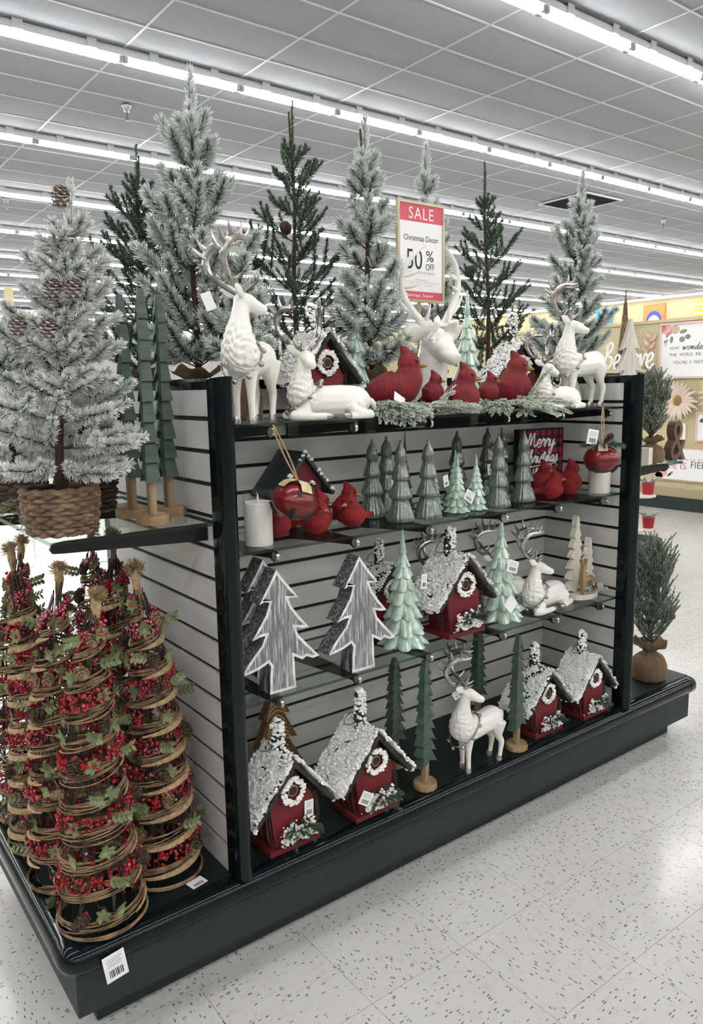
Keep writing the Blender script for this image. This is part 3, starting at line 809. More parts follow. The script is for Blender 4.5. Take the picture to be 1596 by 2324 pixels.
def make_tree(name, label, loc, H, R, kind, seed, base='burlap', z_base=0.09, levels=13, per=5, cones=0, rz=0.0, lean=(0, 0), group=None, basket=None, tag_at=None, vmin=0.0, bagR=0.06, skip_low=0):
    rg = np.random.default_rng(seed); rr = random.Random(seed)
    t = thing(name, label, 'tree', loc, rz, group=group)
    par = dict(flock=dict(mt='flock', nl=0.034, dens=2300, ang=0.92, wd=0.0030, f0=0.10, f1=0.98, elev=0.42, side=2),
               heavy=dict(mt='flockw', nl=0.024, dens=2100, ang=0.95, wd=0.0030, f0=0.25, f1=1.0, elev=0.30, side=3),
               pine=dict(mt='pine', nl=0.0150, dens=1500, ang=0.95, wd=0.0022, f0=0.1, f1=0.8, elev=0.12, side=5),
               juniper=dict(mt='juniper', nl=0.011, dens=750, ang=0.6, wd=0.0022, f0=0.2, f1=0.8, elev=0.8, side=6))[kind]
    mt = [K[par['mt']], K['branchstem']]
    lx, ly = lean
    def axis(z): 
        s = (z-z_base)/(H-z_base); return np.array([lx*s+0.006*math.sin(z*11+seed), ly*s, z])
    P = np.array([axis(z) for z in np.linspace(0.02, H*0.97, 14)])
    b = MB(); b.tube(P, np.linspace(0.011, 0.003, 14), 8); part('trunk', b, K['trunk'], t)
    for lv in range(levels):
        s = (lv+0.3)/levels
        if lv < skip_low: continue
        z = z_base+0.03+(H*0.84-z_base)*s
        Rl = R*((1-s)**0.85 if kind != 'juniper' else (math.sin(PI*(0.36+0.60*s))**0.8))*(0.8+0.4*rr.random())+0.022
        npb = max(3, int(round(per*(1-0.35*s))))
        for k in range(npb):
            az = 2*PI*(k+0.5*(lv % 2)+0.35*(rr.random()-0.5))/npb+lv*0.7
            el = par['elev']+0.55*s+0.25*(rr.random()-0.5)-(0.75*max(0, 0.4-s) if kind == 'heavy' else 0)
            L = Rl*(0.85+0.3*rr.random())/max(0.45, math.cos(el))
            d = np.array([math.cos(az)*math.cos(el), math.sin(az)*math.cos(el), math.sin(el)])
            bend = (0, 0, 0.35 if kind != 'heavy' else 0.1*(rr.random()-0.6)) if kind != 'pine' else (0, 0, 0.4)
            path = curve3(axis(z), d, L, bend)
            mb = MB()
            sprig(mb, path, par['nl'], par['dens'], par['ang'], par['wd'], par['f0'], par['f1'], rg, 0.12 if kind == 'pine' else 0.2)
            ns = par['side'] if L > 0.09 else max(0, par['side']-2)
            for q in range(ns):
                tt = 0.25+0.6*(q+0.5*rr.random())/max(1, ns)
                i0 = min(len(path)-2, int(tt*(len(path)-1)))
                p0 = path[i0]; dd = nrm(path[i0+1]-path[i0])
                sgn = 1 if q % 2 else -1
                sv = nrm(np.cross(dd, (0, 0, 1)))*sgn
                d2 = nrm(dd+sv*(0.9+0.4*rr.random())+np.array([0, 0, (0.35+0.5*rr.random()) if kind in ('pine', 'juniper') else 0.25*rr.random()]))
                L2 = L*(0.62-0.28*tt)*(0.85+0.4*rr.random())
                L2 = max(L2, 0.03)
                p2 = curve3(p0, d2, L2, (0, 0, 0.4 if kind == 'pine' else 0.2), 5)
                sprig(mb, p2, par['nl']*0.9, par['dens'], par['ang'], par['wd'], par['f0'], par['f1'], rg, 0.1, 0.0016)
                if kind == 'pine': mb.sphere(p2[-1], 0.0035, 6, 4, 1)
            if kind == 'pine': mb.sphere(path[-1], 0.0042, 6, 4, 1)
            part('branch', mb, mt, t, False, 0, 'frost')
    mb = MB()
    top = curve3(axis(H*0.80), (lx*0.4+0.02, ly*0.4, 1), H*0.20, (0.05*(rr.random()-0.5), 0, 0))
    sprig(mb, top, par['nl']*0.95, par['dens']*1.1, par['ang']*0.7, par['wd'], par['f0'], par['f1'], rg, 0.0)
    part('branch', mb, mt, t, False, 0, 'frost')
    for k in range(cones):
        s = 0.15+0.7*rr.random(); z = z_base+0.03+(H*0.85-z_base)*s; a = rr.random()*2*PI
        r = (R*(1-s)**0.75+0.03)*0.8; c = axis(z)+np.array([r*math.cos(a), r*math.sin(a), 0.02])
        put(CONEW if kind in ('heavy',) else CONE, 'pinecone', t, c, (math.cos(a), math.sin(a), 0.5-rr.random()), 0.8+0.4*rr.random())
    if base == 'burlap':
        part('burlap_bag', burlap_bag_mb(bagR, z_base*1.55, seed), K['burlap'], t, sharp=60)
    elif base == 'basket':
        Rb, Hb, mk = basket
        bk = part('wicker_basket', basket_mb(Rb, Hb), K[mk], t)
        b = MB(); b.lathe([(Rb*0.8, 0.002), (Rb*0.82, 0.004), (Rb*0.90, Hb*0.9), (Rb*0.86, Hb*0.93), (0.01, Hb*0.86)], 28); part('liner', b, K['soil'], bk)
        n = 26
        b = MB()
        for i in range(n):
            a = 2*PI*i/n; b.tube([(Rb*0.82*math.cos(a), Rb*0.82*math.sin(a), 0.002), (Rb*0.97*math.cos(a), Rb*0.97*math.sin(a), Hb*0.6), (Rb*0.96*math.cos(a), Rb*0.96*math.sin(a), Hb*0.99)], 0.004, 5)
        part('basket_upright', b, K[mk], bk, stuff=True)
    return t
def price_tag(parent, c, d, w=0.026, h=0.036, roll=0.0, lines=True):
    """white card with barcode; c local centre, d facing direction"""
    d = nrm(d); up = np.array([0, 0, 1.0]); x = nrm(np.cross(up, d)); y = np.cross(d, x)
    cr, sr = math.cos(roll), math.sin(roll); x, y = x*cr+y*sr, -x*sr+y*cr
    b = MB(); t = 0.0004; c = np.asarray(c, float)
    def q(x0, x1, y0, y1, off, mi):
        b.add([c+x*a+y*e+d*off for a, e in ((x0, y0), (x1, y0), (x1, y1), (x0, y1))], np.array([0, 1, 2, 3]), mi)
    V = [c+x*a+y*e+d*o for o in (t, -t) for a, e in ((-w/2, -h/2), (w/2, -h/2), (w/2, h/2), (-w/2, h/2))]
    b.add(V, [np.array([(0, 1, 2, 3), (7, 6, 5, 4), (1, 0, 4, 5), (2, 1, 5, 6), (3, 2, 6, 7), (0, 3, 7, 4)])], 0)
    if lines:
        for i in range(9):
            x0 = -w*0.32+i*w*0.072; q(x0, x0+w*(0.03+0.025*((i*7) % 3)/2), -h*0.36, -h*0.08, t*1.6, 1)
        for i in range(4): q(-w*(0.36-0.05*(i % 2)), w*(0.36-0.07*((i+1) % 2)), h*(0.06+0.085*i), h*(0.085+0.085*i), t*1.6, 2)
    return part('price_tag', b, [K['paper'], K['ink'], K['inkgrey']], parent, False)
def place(u, v, y, z=None):
    P = aty(u, v, y); return (float(P[0]), y, float(P[2]) if z is None else z)
TG = 'evergreens on top of the gondola'
ZS = 1.3752
def ptop(u, vtop, y):
    return aty(u, vtop, y)
def top_tree(name, label, ub, ut, vt, y, R, kind, seed, **kw):
    """tree standing at depth y on the top shelf level: base at pixel column ub, tip at pixel (ut, vt)"""
    base = aty(ub, 880, y); tip = aty(ut, vt, y)
    return make_tree(name, label, (float(base[0]), y, ZS), float(tip[2]-ZS), R, kind, seed, lean=(float(tip[0]-base[0]), 0.0), group=TG, **kw)
top_tree('pine_tree', 'slender dark green pine behind the green wooden trees', 335, 312, 335, 0.69, 0.24, 'pine', 11, levels=8, per=5, bagR=0.06)
top_tree('flocked_tree', 'tallest flocked tree behind the standing deer with long upright leader', 448, 428, 165, 0.50, 0.19, 'flock', 12, levels=8, per=5, bagR=0.075)
top_tree('flocked_tree', 'short flocked tree in burlap directly behind the standing deer', 556, 545, 560, 0.27, 0.07, 'flock', 19, levels=5, per=4, bagR=0.045, z_base=0.1)
top_tree('pine_tree', 'dark green pine with open branches rising behind the snowy birdhouse', 678, 658, 232, 0.58, 0.25, 'pine', 13, levels=9, per=4, cones=3)
top_tree('flocked_tree', 'narrow flocked tree between the birdhouse and the sale sign', 846, 820, 272, 0.30, 0.12, 'flock', 14, levels=9, per=4, bagR=0.048)
top_tree('flocked_tree', 'flocked tree standing right behind the sale sign', 985, 965, 333, 0.60, 0.11, 'flock', 15, levels=9, per=4)
top_tree('pine_tree', 'dark green pine between the sale sign and the red birdhouse', 1110, 1100, 372, 0.56, 0.23, 'pine', 16, levels=9, per=4, cones=3)
top_tree('flocked_tree', 'flocked tree behind the standing deer near the far end panel', 1285, 1326, 395, 0.48, 0.18, 'flock', 17, levels=8, per=5)
# trees on the end shelf
ES = 1.1552
P = atz(150, 1213, ES)
make_tree('flocked_tree', 'heavily flocked tree with pinecones in a tan wicker basket', (P[0], P[1]+0.02, ES), 0.725, 0.165, 'heavy', 21, 'basket', 0.085, levels=10, per=5, cones=0, basket=(0.074, 0.10, 'wicker'), lean=(float(aty(160, 405, P[1]+0.02)[0]-P[0]), 0.0))
T1 = COL.objects[-1]
P = atz(262, 1155, ES)
make_tree('flocked_tree', 'flocked tree in a dark brown wicker basket behind the tan one', (P[0]-0.07, P[1]+0.0, ES), 0.70, 0.10, 'heavy', 22, 'basket', 0.11, levels=9, per=5, cones=0, basket=(0.07, 0.135, 'wicker_dark'))
make_tree('flocked_tree', 'flocked tree on the end shelf furthest from the aisle', (-0.20, 0.515, ES), 0.50, 0.12, 'heavy', 23, 'basket', 0.1, levels=7, per=5, cones=1, basket=(0.07, 0.10, 'wicker_dark'))
# ------------------------------------------------------------------ decor builders
def lumps(mb, pts, size, rd, mi=0, flat=0.7, n=5, m=3):
    for p in pts:
        s = size*(0.55+0.9*rd.random())
        mb.sphere(p, s, n, m, mi, (1, 1, flat), basis((rd.random()-0.5, rd.random()-0.5, 1)), 0.28, rd)
def leaf_mb(mb, c, d, up, L, W, mi=0, fold=0.25):
    d = nrm(d); s = nrm(np.cross(d, up)); n = np.cross(s, d); c = np.asarray(c, float)
    V = [c, c+d*L*0.35+s*W*0.5+n*L*0.04, c+d*L*0.75+s*W*0.36, c+d*L, c+d*L*0.75-s*W*0.36, c+d*L*0.35-s*W*0.5+n*L*0.04, c+d*L*0.5-n*W*fold]
    mb.add(V, [np.array([(0, 1, 6), (1, 2, 6), (2, 3, 6), (3, 4, 6), (4, 5, 6), (5, 0, 6)])], mi)
def snow_sheet(b, s, rd, bare, nu=30, nv=34):
    ph = [rd.random()*6.28 for _ in range(8)]; G = np.zeros((nu, nv, 3)); keep = np.zeros((nu, nv))
    for i in range(nu):
        for j in range(nv):
            q = 1.04*i/(nu-1); y = -0.079+0.158*j/(nv-1)
            n1 = math.sin(q*11+ph[0]+2*math.sin(y*60+ph[1]))+math.sin(y*85+ph[2]+2*math.sin(q*9+ph[3])); n2 = math.sin(q*23+ph[4])*math.sin(y*140+ph[5])
            h = 0.004+0.0034*n1*0.7+0.002*n2+0.005*rd.random()
            G[i, j] = (s*(q*0.127+0.76*h)+0.002*(rd.random()-0.5), y+0.004*(rd.random()-0.5), 0.252-q*0.148+0.65*h)
            keep[i, j] = n1*0.5+n2*0.5+1.1*rd.random()
    Q = []
    for i in range(nu-1):
        for j in range(nv-1):
            if keep[i, j] < -1.25+bare*4.5: continue
            a = i*nv+j; Q.append((a, a+nv, a+nv+1, a+1) if s > 0 else (a, a+1, a+nv+1, a+nv))
    b.add(G.reshape(-1, 3), np.array(Q))
# ---- birdhouse -------------------------------------------------------------
def make_birdhouse(seed, label, loc, rz=0.0, sc=1.0, bare=0.12, chim=0.09):
    rd = random.Random(seed); rg = np.random.default_rng(seed)
    t = thing('birdhouse', label, 'birdhouse', loc, rz, sc, 'snowy red birdhouses')
    b = MB(); b.prism([(-0.08, 0), (0.08, 0), (0.08, 0.015), (-0.08, 0.015)], -0.066, 0.06); part('base_board', b, K['redpaint'], t, False)
    b = MB(); b.prism([(-0.056, 0.015), (0.056, 0.015), (0.069, 0.125), (0, 0.232), (-0.069, 0.125)], -0.05, 0.05); part('house_box', b, K['redpaint'], t, False)
    rf = []
    for s in (-1, 1):
        b = MB(); b.prism([(0, 0.236), (s*0.118, 0.099), (s*0.127, 0.106), (0, 0.252)], -0.074, 0.074)
        rf.append(part('roof_board', b, K['bark'], t, False))
    for s, r in ((-1, rf[0]), (1, rf[1])):
        b = MB(); pts = []
        snow_sheet(b, s, rd, bare)
        for i in range(12):
            for j in range(18):
                if rd.random() < bare*(1.0 if s < 0 else 1.6): continue
                q = (i+rd.random())/12; x = s*(q*0.127); z = 0.254-q*0.148; y = -0.078+0.156*(j+rd.random())/18
                pts.append((x, y, z+0.004+0.008*rd.random()))
        lumps(b, [(s*(q*0.127+0.006), -0.078+0.156*rd.random(), 0.260-q*0.148+0.006*rd.random()) for q in [rd.random() for _ in range(int(760*(1-bare*1.2)))]], 0.0042, rd); 
        for i in range(22):
            q = rd.random(); lumps(b, [(s*0.128, -0.074+0.148*q, 0.104-0.014*rd.random())], 0.0055, rd)
        part('snow', b, K['snow'], r, stuff=True, sharp=60)
    b = MB(); cy = 0.018
    P = [(0, cy, 0.225), (0.002, cy, 0.26), (-0.002, cy, 0.29), (0, cy, 0.245+chim), (0, cy, 0.25+chim)]
    b.tube(P, [0.017, 0.018, 0.0155, 0.014, 0.008], 9); ch = part('chimney', b, K['bark'], t)
    b = MB(); pts = [(0.016*math.cos(a)*q, cy+0.016*math.sin(a)*q-0.004, 0.25+chim*h) for a, q, h in [(rd.random()*6.28, 0.6+0.5*rd.random(), rd.random()**0.6) for _ in range(120)] if math.sin(a) < 0.5]
    lumps(b, pts, 0.0055, rd); lumps(b, [(0.004*rd.random(), cy+0.004*rd.random(), 0.252+chim) for _ in range(4)], 0.01, rd); part('snow', b, K['snow'], ch, stuff=True, sharp=60)
    b = MB(); a = np.linspace(0, 2*PI, 20)
    b.tube(np.stack([-0.035+0.02*np.cos(a), 0.02+0.004*np.sin(2*a), 0.275+0.018*np.sin(a)], 1), 0.0012, 5); part('hanging_loop', b, K['twig'], t)
    b = MB(); b.tube([(0, -0.0505, 0.163), (0, -0.058, 0.163)], 0.0155, 16); en = part('entrance_rim', b, K['wood'], t, sharp=40)
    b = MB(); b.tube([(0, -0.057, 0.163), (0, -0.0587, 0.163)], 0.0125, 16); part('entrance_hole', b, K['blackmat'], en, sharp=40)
    b = MB()
    for k in range(5):
        a = np.linspace(0, 2*PI, 26)[:-1]; ph = rd.random()*6
        r = 0.030+0.006*rd.random()+0.0018*np.cos(3*a+ph)
        b.tube(np.stack([r*np.cos(a), -0.056+0.004*np.sin(2*a+ph), 0.163+r*1.05*np.sin(a)], 1), 0.0016, 5, closed=True)
    wr = part('wreath', b, K['twig'], t)
    b = MB(); lumps(b, [(r*math.cos(a), -0.059-0.003*rd.random(), 0.163+r*math.sin(a)) for a, r in [(rd.random()*6.28, 0.025+0.014*rd.random()) for _ in range(190)]], 0.0046, rd); part('snow', b, K['snow'], wr, stuff=True, sharp=60)
    for s in (-1, 1):
        b = MB()
        for k in range(9):
            x0 = s*(0.06+0.012*rd.random()); bow = 0.012*(rd.random()-0.3); y0 = -0.058+0.06*rd.random()*(1 if s < 0 else 0.4)
            P = smooth_path([(x0, y0, 0.016), (x0+s*0.008+s*bow, y0-0.004, 0.05), (x0+s*0.012+s*bow*0.5, y0-0.002, 0.09), (x0+s*0.012, y0+0.004, 0.125+0.01*rd.random())], 3)
            b.tube(P, 0.0013, 5)
        part('twig_bundle', b, K['twig'], t, stuff=True)
    sg = MB()
    for k in range(10):
        d = (1.1*(k/9-0.5)*2+0.2, -0.5, 0.45-0.7*rd.random())
        sprig(sg, curve3((0.012, -0.06, 0.052), d, 0.045+0.02*rd.random(), (0, 0, -0.2), 5), 0.016, 1200, 0.7, 0.0016, 0.1, 0.6, rg, 0.1, 0.0012)
    sp = part('pine_sprig', sg, [K['pine'], K['branchstem']], t, False, 0, 'frost')
    for k, (x, z, dx, dz) in enumerate(((-0.005, 0.06, -0.4, 0.9), (0.02, 0.06, 0.3, 0.9), (0.02, 0.05, 0.9, -0.2))):
        b = MB(); leaf_mb(b, (x, -0.064, z), (dx, -0.25, dz), (0, -1, 0.1), 0.034, 0.02); part('holly_leaf', b, K['holly'], t, False)
    for k in range(4):
        b = MB(); b.sphere((-0.012+0.016*k, -0.072, 0.048+0.012*rd.random()), 0.0052, 8, 6); part('berry', b, K['berry'], t)
    b = MB(); lumps(b, [(-0.05+0.11*rd.random(), -0.066-0.014*rd.random(), 0.024+0.055*rd.random()*(0.5+abs(rd.random()-0.3))) for _ in range(190)], 0.0044, rd)
    lumps(b, [(-0.07+0.14*rd.random(), -0.06+0.01*rd.random(), 0.016) for _ in range(8)], 0.003, rd)
    part('snow', b, K['snow'], sp, stuff=True, sharp=60)
    return t
# ---- deer ---------------------------------------------------------------------
def antler_mb(mb, o, n, s, up, sc=1.0, mirror=1):
    """o root, n nose direction, s side direction: broad fallow-deer antler with tines"""
    o = np.asarray(o, float); n = nrm(n); s = nrm(s)*mirror; up = nrm(up)
    def pt(a, bk, h): return o+(s*a-n*bk+up*h)*sc
    main = smooth_path([np.r_[pt(0, 0, 0), 0.0065], np.r_[pt(0.022, 0.022, 0.014), 0.006], np.r_[pt(0.044, 0.05, 0.034), 0.0058], np.r_[pt(0.056, 0.062, 0.068), 0.007], np.r_[pt(0.052, 0.05, 0.098), 0.0085], np.r_[pt(0.04, 0.024, 0.116), 0.0075], np.r_[pt(0.03, -0.004, 0.120), 0.005], np.r_[pt(0.026, -0.022, 0.128), 0.0015]], 4)
    mb.tube(main[:, :3], main[:, 3]*sc*1.2, 9)
    for a, bk, h, da, db, dh, r in ((0.05, 0.06, 0.075, 0.016, 0.03, 0.022, 0.0052), (0.053, 0.054, 0.092, 0.02, 0.022, 0.03, 0.0055), (0.046, 0.036, 0.110, 0.008, 0.010, 0.036, 0.0055), (0.038, 0.014, 0.118, 0.0, -0.004, 0.034, 0.005), (0.032, 0.0, 0.120, -0.002, -0.012, 0.026, 0.004), (0.008, 0.008, 0.006, 0.004, -0.034, 0.022, 0.0048), (0.03, 0.032, 0.02, 0.012, -0.022, 0.026, 0.0045), (0.012, 0.004, 0.008, 0.018, -0.012, 0.03, 0.0042)):
        P = smooth_path([np.r_[pt(a, bk, h), r], np.r_[pt(a+da*0.6, bk+db*0.6, h+dh*0.45), r*0.75], np.r_[pt(a+da, bk+db, h+dh), r*0.2]], 3)
        mb.tube(P[:, :3], P[:, 3]*sc*1.2, 7)
def curl(me, mask, amp, freq):
    V = get_co(me); N = get_no(me); w = mask(V)
    ph = np.sin(V[:, 2]*freq*1.0+np.sin(V[:, 0]*freq*0.7+V[:, 1]*freq*0.6)*1.6)*np.cos((V[:, 0]+V[:, 1]*1.3)*freq*0.8)
    set_co(me, V+N*(amp*w*ph)[:, None])
NOSE = nrm((0.62, -0.76, -0.14))
def head_pieces(b, hc, n, k=1.0):
    """skull, muzzle, ears around head centre hc"""
    hc = np.asarray(hc, float); s = nrm(np.cross(n, (0, 0, 1))); up = np.cross(s, n)
    b.sphere(hc, 0.0225*k, 14, 10)
    P = [hc+n*d*k+up*u*k for d, u in ((0.0, 0.0), (0.016, -0.001), (0.033, -0.006), (0.048, -0.010), (0.057, -0.011))]
    b.tube(P, np.array([0.0225, 0.0205, 0.0160, 0.0135, 0.0100])*k, 12)
    b.sphere(P[-2]+n*0.004*k, 0.0122*k, 10, 8)
    for m in (-1, 1):
        e0 = hc-n*0.008*k+s*m*0.017*k+up*0.012*k; e1 = e0+(s*m*0.030-n*0.030+up*0.016)*k
        Pm = np.array([e0, e0*0.55+e1*0.45, e0*0.2+e1*0.8, e1])
        b.tube(Pm, np.array([(0.0065, 0.0065), (0.006, 0.0145), (0.0045, 0.0105), (0.002, 0.0022)])*k, 10)
        b.sphere(hc+n*0.016*k+s*m*0.0165*k+up*0.006*k, 0.0052*k, 8, 6)
    return s, up
def standing_deer_meshes():
    b = MB()
    def tb(pts, n=14):
        P = smooth_path(pts, 3); b.tube(P[:, :3], P[:, 3], n)
    tb([(-0.075, 0, 0.150, 0.030), (-0.05, 0, 0.150, 0.043), (-0.01, 0, 0.150, 0.043), (0.04, 0, 0.154, 0.041), (0.08, 0, 0.158, 0.043), (0.108, 0, 0.152, 0.028)])
    tb([(-0.07, 0, 0.118, 0.026), (-0.068, 0, 0.142, 0.043), (-0.074, 0, 0.176, 0.043), (-0.072, 0, 0.215, 0.032), (-0.066, -0.002, 0.25, 0.0225), (-0.060, -0.004, 0.278, 0.0195)])
    hc = np.array((-0.056, -0.006, 0.284)); s, up = head_pieces(b, hc, NOSE)
    for y in (-0.021, 0.021):
        dx = 0.012 if y > 0 else 0.0
        tb([(-0.058+dx, y, 0.145, 0.022), (-0.06+dx, y, 0.105, 0.0155), (-0.062+dx, y, 0.068, 0.0105), (-0.06+dx, y, 0.03, 0.0085), (-0.06+dx, y, 0.008, 0.0090)], 10)
        tb([(0.085, y*1.1, 0.150, 0.031), (0.082, y*1.15, 0.118, 0.023), (0.090, y*1.1, 0.09, 0.0135), (0.104, y*1.1, 0.068, 0.0115), (0.100, y*1.1, 0.035, 0.0085), (0.095, y*1.1, 0.008, 0.0088)], 10)
    tb([(0.112, 0, 0.172, 0.011), (0.128, 0, 0.162, 0.009), (0.134, 0, 0.142, 0.004)], 8)
    body = remesh(b, 0.0026, 5)
    curl(body, lambda V: np.clip((0.02-V[:, 0])/0.05, 0, 1)*np.clip((V[:, 2]-0.10)/0.03, 0, 1)*np.clip((0.245-V[:, 2])/0.03, 0, 1)*(V[:, 0] < -0.03), 0.0026, 290)
    fin(body, K['deer'], 'deer_body')
    hs = []
    for x, y in ((-0.06, -0.021), (-0.048, 0.021), (0.095, -0.023), (0.095, 0.023)):
        h = MB(); h.lathe([(0.0112, 0), (0.0112, 0.006), (0.0092, 0.017)], 12); h.V = [v*np.array([1.25, 1, 1])+np.array([x-0.003, y, 0]) for v in h.V]; hs.append(h.mesh('hoof', K['silver']))
    an = []
    for m in (-1, 1):
        a = MB(); antler_mb(a, hc+up*0.016+s*m*0.009-NOSE*0.006, NOSE, s, (0, 0, 1), 1.0, m); an.append(a.mesh('antler', K['silver']))
    col, bells = collar((-0.058, 0, 0.150), (0.055, 0, 0.045), 0.047)
    return body, hs, an, col, bells
def collar(c, v, ry, n=9):
    c = np.asarray(c); v = np.asarray(v, float); a = np.linspace(0, 2*PI, 40)[:-1]
    P = c+np.outer(np.cos(a), v)+np.outer(np.sin(a), (0, ry, 0))
    m = MB()
    for k in range(3):
        ph = k*2*PI/3; T, N, B = frames(P); m.tube(P+N*0.0018*np.cos(a*9+ph)[:, None]+B*0.0018*np.sin(a*9+ph)[:, None], 0.0015, 5, closed=True)
    bl = []
    for i in range(n):
        q = c+v*math.cos(2*PI*i/n+PI)+np.array((0, ry, 0))*math.sin(2*PI*i/n+PI); o = nrm(q-c)
        x = MB(); x.sphere(q+o*0.005-np.array([0, 0, 0.003]), 0.0068, 10, 8); bl.append(x.mesh('bell', K['silver']))
    return m.mesh('collar', K['silver']), bl
def lying_deer_meshes(NOSE=NOSE):
    b = MB()
    def tb(pts, n=14):
        P = smooth_path(pts, 3); b.tube(P[:, :3], P[:, 3], n)
    tb([(-0.085, 0, 0.045, 0.028), (-0.05, 0, 0.05, 0.043), (0.0, 0, 0.05, 0.045), (0.05, 0, 0.05, 0.046), (0.095, 0, 0.046, 0.042), (0.122, 0, 0.036, 0.024)])
    tb([(-0.072, 0, 0.035, 0.030), (-0.074, 0, 0.065, 0.042), (-0.075, 0, 0.1, 0.035), (-0.07, -0.002, 0.134, 0.0235), (-0.064, -0.004, 0.162, 0.0195)])
    hc = np.array((-0.06, -0.006, 0.17)); s, up = head_pieces(b, hc, NOSE)
    for y in (-1, 1):
        tb([(-0.065, y*0.03, 0.03, 0.02), (-0.095, y*0.036, 0.018, 0.015), (-0.112, y*0.034, 0.013, 0.0125), (-0.09, y*0.046, 0.0115, 0.0115), (-0.05, y*0.05, 0.0105, 0.0105), (-0.018, y*0.052, 0.010, 0.010)], 10)
        tb([(0.085, y*0.026, 0.04, 0.032), (0.062, y*0.042, 0.028, 0.022), (0.09, y*0.05, 0.014, 0.014), (0.12, y*0.048, 0.013, 0.012), (0.08, y*0.055, 0.010, 0.010), (0.05, y*0.057, 0.009, 0.009)], 10)
    tb([(0.13, 0, 0.05, 0.011), (0.142, 0, 0.038, 0.009), (0.146, 0, 0.022, 0.004)], 8)
    body = remesh(b, 0.0026, 5)
    curl(body, lambda V: np.clip((V[:, 2]-0.035)/0.02, 0, 1)*np.clip((0.145-V[:, 2])/0.03, 0, 1)*(V[:, 0] < -0.035), 0.0026, 290)
    V = get_co(body); V[:, 2] = np.maximum(V[:, 2], 0.0); set_co(body, V)
    fin(body, K['deer'], 'deer_body')
    hs = []
    for x, y in ((-0.012, -0.053), (-0.012, 0.053), (0.043, -0.0575), (0.043, 0.0575)):
        h = MB(); h.sphere((x, y, 0.0102), 0.0108, 10, 8, 0, (1.4, 0.9, 0.9)); hs.append(h.mesh('hoof', K['silver']))
    an = []
    for m in (-1, 1):
        a = MB(); antler_mb(a, hc+up*0.016+s*m*0.009-NOSE*0.006, NOSE, s, (0, 0, 1), 0.98, m); an.append(a.mesh('antler', K['silver']))
    col, bells = collar((-0.066, 0, 0.066), (0.047, 0, 0.040), 0.046, 8)
    return body, hs, an, col, bells
def deer_thing(name, label, parts, loc, rz, sc=1.0, group=None):
    body, hs, an, col, bells = parts
    t = thing(name, label, 'deer figurine', loc, rz, sc, group)
    obj('body', body, t)
    for h in hs: obj('hoof', h, t)
    for a in an: obj('antler', a, t)['label'] = 'silver antler'
    c = obj('collar', col, t); c['label'] = 'silver beaded collar'
    for x in bells: obj('bell', x, c)
    return t
SD = standing_deer_meshes(); LD = lying_deer_meshes(); LD2 = lying_deer_meshes(nrm((0.05, -0.97, -0.2)))
